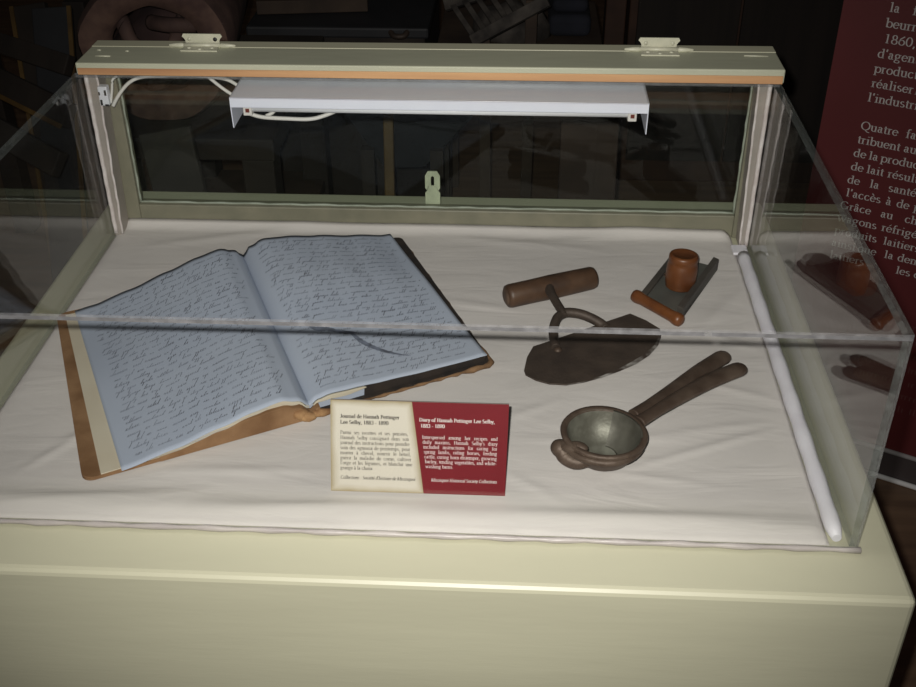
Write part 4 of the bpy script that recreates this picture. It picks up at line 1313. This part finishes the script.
ldir = Vector((-0.12, 1, 0.0)).normalized()


def wob_lathe(prof, c, axis, seg, amp, seed):
    b_ = B().lathe(prof, c, axis, seg)
    rr2 = random.Random(seed)
    ph = [rr2.uniform(0, 6.28) for _ in range(4)]
    axv = Vector(axis).normalized()
    for v in b_.bm.verts:
        d_ = v.co - Vector(c); h_ = d_.dot(axv); rad_ = d_ - axv * h_
        if rad_.length > 1e-5:
            a_ = math.atan2(rad_.z, rad_.x)
            v.co = Vector(c) + axv * h_ + rad_ * (1 + amp * (math.sin(3 * a_ + ph[0]) + 0.6 * math.sin(5 * a_ + ph[1]) + 0.4 * math.sin(9 * a_ + ph[2])))
    return b_


obj('bark', wob_lathe([(LR * 0.93, 0.0), (LR, 0.02), (LR * 0.98, 0.2), (LR * 0.96, 0.40), (LR * 0.95, 0.55), (0, 0.55)], lc, ldir, 48, 0.022, 2), M['bark'], lo)
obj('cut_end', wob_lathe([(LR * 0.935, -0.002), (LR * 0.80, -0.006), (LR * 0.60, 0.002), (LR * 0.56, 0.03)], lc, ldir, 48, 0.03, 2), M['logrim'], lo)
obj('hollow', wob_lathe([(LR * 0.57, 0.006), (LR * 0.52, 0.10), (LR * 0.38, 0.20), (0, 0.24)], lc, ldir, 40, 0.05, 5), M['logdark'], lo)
rtb = B()
for a, r1, r2 in ((30, 0.10, 0.05), (140, 0.09, 0.03), (250, 0.10, 0.05), (330, 0.06, 0.10)):
    t = math.radians(a)
    rtb.tube(smooth_path([lc + Vector((math.cos(t) * LR * 0.6, 0.03, math.sin(t) * LR * 0.6)), lc + Vector((math.cos(t + 0.5) * r1 * 0.6, 0.02, math.sin(t + 0.5) * r1 * 0.6)), lc + Vector((math.cos(t + 1.4) * r2, 0.05, math.sin(t + 1.4) * r2))]), 0.016, 10)
obj('root_twist', rtb, M['bark'], lo)


def board(name, label, cat, a, b, wd, th, mt_, up=(0, -1, 0.3), edge=None, group=None):
    a, b = Vector(a), Vector(b)
    if edge is None:
        return tag(obj(name, B().beam(a, b, wd, th, up, 0.003), mt_, loc=tuple(a)), label, cat, group)
    t = thing(name, label, cat, tuple(a), group)
    obj('plank', B().beam(a, b, wd, th, up, 0.003), mt_, t)
    d = (b - a).normalized(); u = Vector(up); u = (u - d * u.dot(d)).normalized(); sd = d.cross(u)
    off = sd * (wd / 2) * edge + u * (th / 2 + 0.001)
    obj('ochre_strip', B().beam(a + off, b + off, 0.011, 0.006, up), M['ochre'], t)
    return t


# farm rack of dark boards on the side of the log: two rising, three slanting ones
def fpt(px, py, y): return aty(px, py, y)


def gpt(px, py, y):
    p = aty(px, py, y); p.z = max(p.z, FZ + 0.012); return p


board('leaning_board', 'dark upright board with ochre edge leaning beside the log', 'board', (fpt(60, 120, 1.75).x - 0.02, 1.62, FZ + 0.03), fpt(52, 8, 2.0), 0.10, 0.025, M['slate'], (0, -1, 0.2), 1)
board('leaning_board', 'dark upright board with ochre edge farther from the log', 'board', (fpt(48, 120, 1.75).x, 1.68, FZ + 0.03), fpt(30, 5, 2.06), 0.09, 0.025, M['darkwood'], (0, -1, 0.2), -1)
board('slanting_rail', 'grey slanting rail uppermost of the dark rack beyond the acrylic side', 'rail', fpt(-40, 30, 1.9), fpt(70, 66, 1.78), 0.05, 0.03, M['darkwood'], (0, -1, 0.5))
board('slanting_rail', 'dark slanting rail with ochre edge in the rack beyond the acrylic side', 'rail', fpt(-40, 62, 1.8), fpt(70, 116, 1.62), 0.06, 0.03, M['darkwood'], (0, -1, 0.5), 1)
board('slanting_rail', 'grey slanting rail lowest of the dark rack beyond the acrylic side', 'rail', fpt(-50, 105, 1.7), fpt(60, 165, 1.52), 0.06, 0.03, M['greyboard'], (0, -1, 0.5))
rk = thing('wooden_rack', 'dark wooden rack carrying the slanting rails beside the log', 'rack', (fpt(-30, 90, 1.95).x, 1.9, FZ))
for px in (-45, 62):
    p = fpt(px, 90, 1.98)
    obj('post', B().box((p.x - 0.03, 2.16, FZ), (p.x + 0.03, 2.22, fpt(px, 2, 2.16).z), 0.003), M['darkwood'], rk)
p0, p1 = fpt(-45, 60, 2.09), fpt(62, 60, 2.09)
obj('crosspiece', B().beam((p0.x, 2.19, 0.0), (p1.x, 2.19, 0.0), 0.03, 0.06, (0, 0, 1)), M['darkwood'], rk)

# middle: a flat dark implement, slatted rack, blanket and pebbled bundle
bb2 = aty(330, 30, 2.3)
dk = thing('wooden_chest', 'very dark long wooden chest standing behind the case lid', 'chest', (bb2.x + 0.1, 2.4, FZ))
zc = aty(330, 14, 2.3).z
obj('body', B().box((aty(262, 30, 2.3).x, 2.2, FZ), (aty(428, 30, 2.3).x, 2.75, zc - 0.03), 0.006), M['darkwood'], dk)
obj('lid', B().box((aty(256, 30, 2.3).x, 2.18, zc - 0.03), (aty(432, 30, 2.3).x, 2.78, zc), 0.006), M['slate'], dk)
obj('handle', B().tube(smooth_path([aty(390, 30, 2.19), aty(394, 36, 2.17), aty(404, 36, 2.17), aty(408, 30, 2.19)]), 0.008, 10), M['iron'], dk)
tl = board('handle_bar', 'long dark wooden bar lying along the chest top', 'bar', (aty(256, 14, 2.28).x, 2.3, zc + 0.02), (aty(366, 10, 2.3).x, 2.34, zc + 0.02), 0.04, 0.038, M['midwood'], (0, 0, 1))

sl = thing('slatted_rack', 'small grey slatted rack tilted behind the middle of the lid', 'rack', tuple(aty(470, 40, 2.05)))
pa, pb2 = aty(452, 4, 2.15), aty(524, -22, 2.15)
pc, pd2 = aty(476, 40, 2.0), aty(540, 2, 2.0)
for k in range(7):
    t = k / 6
    obj('slat', B().beam(pa.lerp(pb2, t), pc.lerp(pd2, t), 0.014, 0.012, (0, -1, 0.6), 0.001), M['stone'], sl)
obj('rail', B().beam(pc + Vector((-0.01, 0, -0.004)), pd2 + Vector((0.02, 0, 0.004)), 0.03, 0.02, (0, -1, 0.6), 0.002), M['stone'], sl)
obj('rail', B().beam(pa + Vector((-0.02, 0, -0.004)), pb2 + Vector((0.03, 0, 0.004)), 0.03, 0.02, (0, -1, 0.6), 0.002), M['stone'], sl)
obj('leg', B().beam((pc.x + 0.03, 2.03, FZ), pc + Vector((0.02, 0.02, 0.0)), 0.03, 0.03, (0, -1, 0), 0.002), M['midwood'], sl)
obj('leg', B().beam((pd2.x - 0.02, 2.12, FZ), pd2 + Vector((-0.02, 0.03, 0.0)), 0.03, 0.03, (0, -1, 0), 0.002), M['midwood'], sl)

tb = thing('side_table', 'low dark table behind the slatted rack holding a pebbled bundle', 'table', (aty(540, 40, 2.35).x, 2.3, FZ))
zt2 = aty(540, 48, 2.16).z
obj('tabletop', B().box((aty(440, 40, 2.3).x, 2.14, zt2 - 0.03), (aty(600, 40, 2.3).x, 2.6, zt2), 0.004), M['midwood'], tb)
for px in (446, 594):
    for y_ in (2.18, 2.56):
        xx = aty(px, 40, 2.3).x
        obj('leg', B().box((xx - 0.02, y_ - 0.02, FZ), (xx + 0.02, y_ + 0.02, zt2 - 0.03), 0.002), M['midwood'], tb)
bun = B()
cb0 = Vector((aty(512, 30, 2.3).x, 2.28, zt2))
bun.lathe([(0.0, 0.085), (0.03, 0.082), (0.06, 0.066), (0.08, 0.035), (0.085, 0.0), (0.0, 0.0)], cb0, seg=26)
for v in bun.bm.verts:
    v.co.x = cb0.x + (v.co.x - cb0.x) * 1.3
    if v.co.z > zt2 + 0.002: v.co += Vector((0.006 * math.sin(90 * v.co.y), 0, 0.007 * math.sin(80 * v.co.x)))
tag(obj('pebbled_bundle', bun, M['stone'], loc=tuple(cb0)), 'grey pebbly bundle on the low dark table', 'bundle')
nb = B()
cb1 = Vector((aty(568, 30, 2.36).x, 2.36, zt2))
nb.box((cb1.x - 0.058, 2.25, zt2), (cb1.x + 0.058, 2.50, zt2 + 0.06), 0.018, 0, 4)
nb.box((cb1.x - 0.050, 2.27, zt2 + 0.06), (cb1.x + 0.050, 2.49, zt2 + 0.10), 0.018, 0, 4)
tag(obj('folded_blanket', nb, M['navy'], loc=tuple(cb1)), 'folded navy blanket on the low dark table', 'blanket')

pst = aty(614, 40, 2.5)
tag(obj('barn_post', B().box((pst.x - 0.03, 2.5, FZ), (pst.x + 0.03, 2.58, FZ + 2.4), 0.004), M['redwood'], loc=(pst.x, 2.54, FZ)), 'reddish brown square post standing behind the case lid', 'post')
cup = thing('cupboard', 'near-black tall cupboard between the reddish post and maroon panel', 'cupboard', (aty(740, 40, 2.6).x, 2.8, FZ))
x0_, x1_ = aty(628, 40, 2.6).x, aty(850, 40, 2.6).x
obj('carcass', B().box((x0_, 2.62, FZ), (x1_, 3.1, FZ + 1.9), 0.005), M['redwood'], cup)
for k in range(2):
    xa = x0_ + 0.02 + k * (x1_ - x0_ - 0.04) / 2
    d_ = obj('door', B().box((xa + 0.004, 2.604, FZ + 0.08), (xa + (x1_ - x0_ - 0.04) / 2 - 0.004, 2.6195, FZ + 1.84), 0.003), M['wall'], cup)
    kx = xa + ((x1_ - x0_ - 0.04) / 2 - 0.04 if k == 0 else 0.04)
    obj('knob', B().lathe([(0.006, 0), (0.006, 0.012), (0.014, 0.02), (0.012, 0.03), (0, 0.033)], (kx, 2.604, FZ + 1.0), (0, -1, 0), 14), M['iron'], d_)

# seen low through the rear pane: boards and a grey panel leaning behind the pedestal
board('leaning_plank', 'plain grey plank leaning low behind the rear pane, nearest the log bench', 'plank', (aty(240, 200, 1.35).x, 1.12, FZ + 0.02), aty(165, 130, 1.33), 0.11, 0.02, M['greyboard'], (0, -1, 0.2))
board('leaning_plank', 'brown plank leaning behind the rear pane under the lamp socket', 'plank', (aty(585, 205, 1.30).x, 1.18, FZ + 0.02), aty(590, 120, 1.4), 0.12, 0.022, M['darkred'], (0, -1, 0.2))
board('leaning_plank', 'narrow ochre-brown plank seen behind the rear pane below the lamp', 'plank', (aty(392, 205, 1.36).x, 1.24, FZ + 0.02), aty(388, 100, 1.5), 0.022, 0.02, M['ochre'], (0, -1, 0.2))
pw = B().prism([aty(345, 112, 1.62), aty(480, 112, 1.62), aty(412, 162, 1.55), aty(386, 162, 1.55)], (0, 0.02, 0.01))
shr = thing('wooden_hopper', 'slate grey tapering hopper on legs behind the rear pane', 'hopper', (aty(410, 140, 1.6).x, 1.66, FZ))
q0, q1, q2, q3 = aty(338, 104, 1.55), aty(486, 104, 1.55), aty(424, 168, 1.60), aty(384, 168, 1.60)
bk_ = Vector((0, 0.30, 0)); bk2 = Vector((0, 0.12, 0))
obj('bin', B().hexa([q3, q2, q2 + bk2, q3 + bk2, q0, q1, q1 + bk_, q0 + bk_], 0.004), M['slate'], shr)
for dx in (-0.08, 0.08):
    for dy in (1.58, 1.78):
        xx = (q2.x + q3.x) / 2 + dx
        obj('leg', B().box((xx - 0.015, dy - 0.015, FZ), (xx + 0.015, dy + 0.015, q3.z + 0.06)), M['darkwood'], shr)
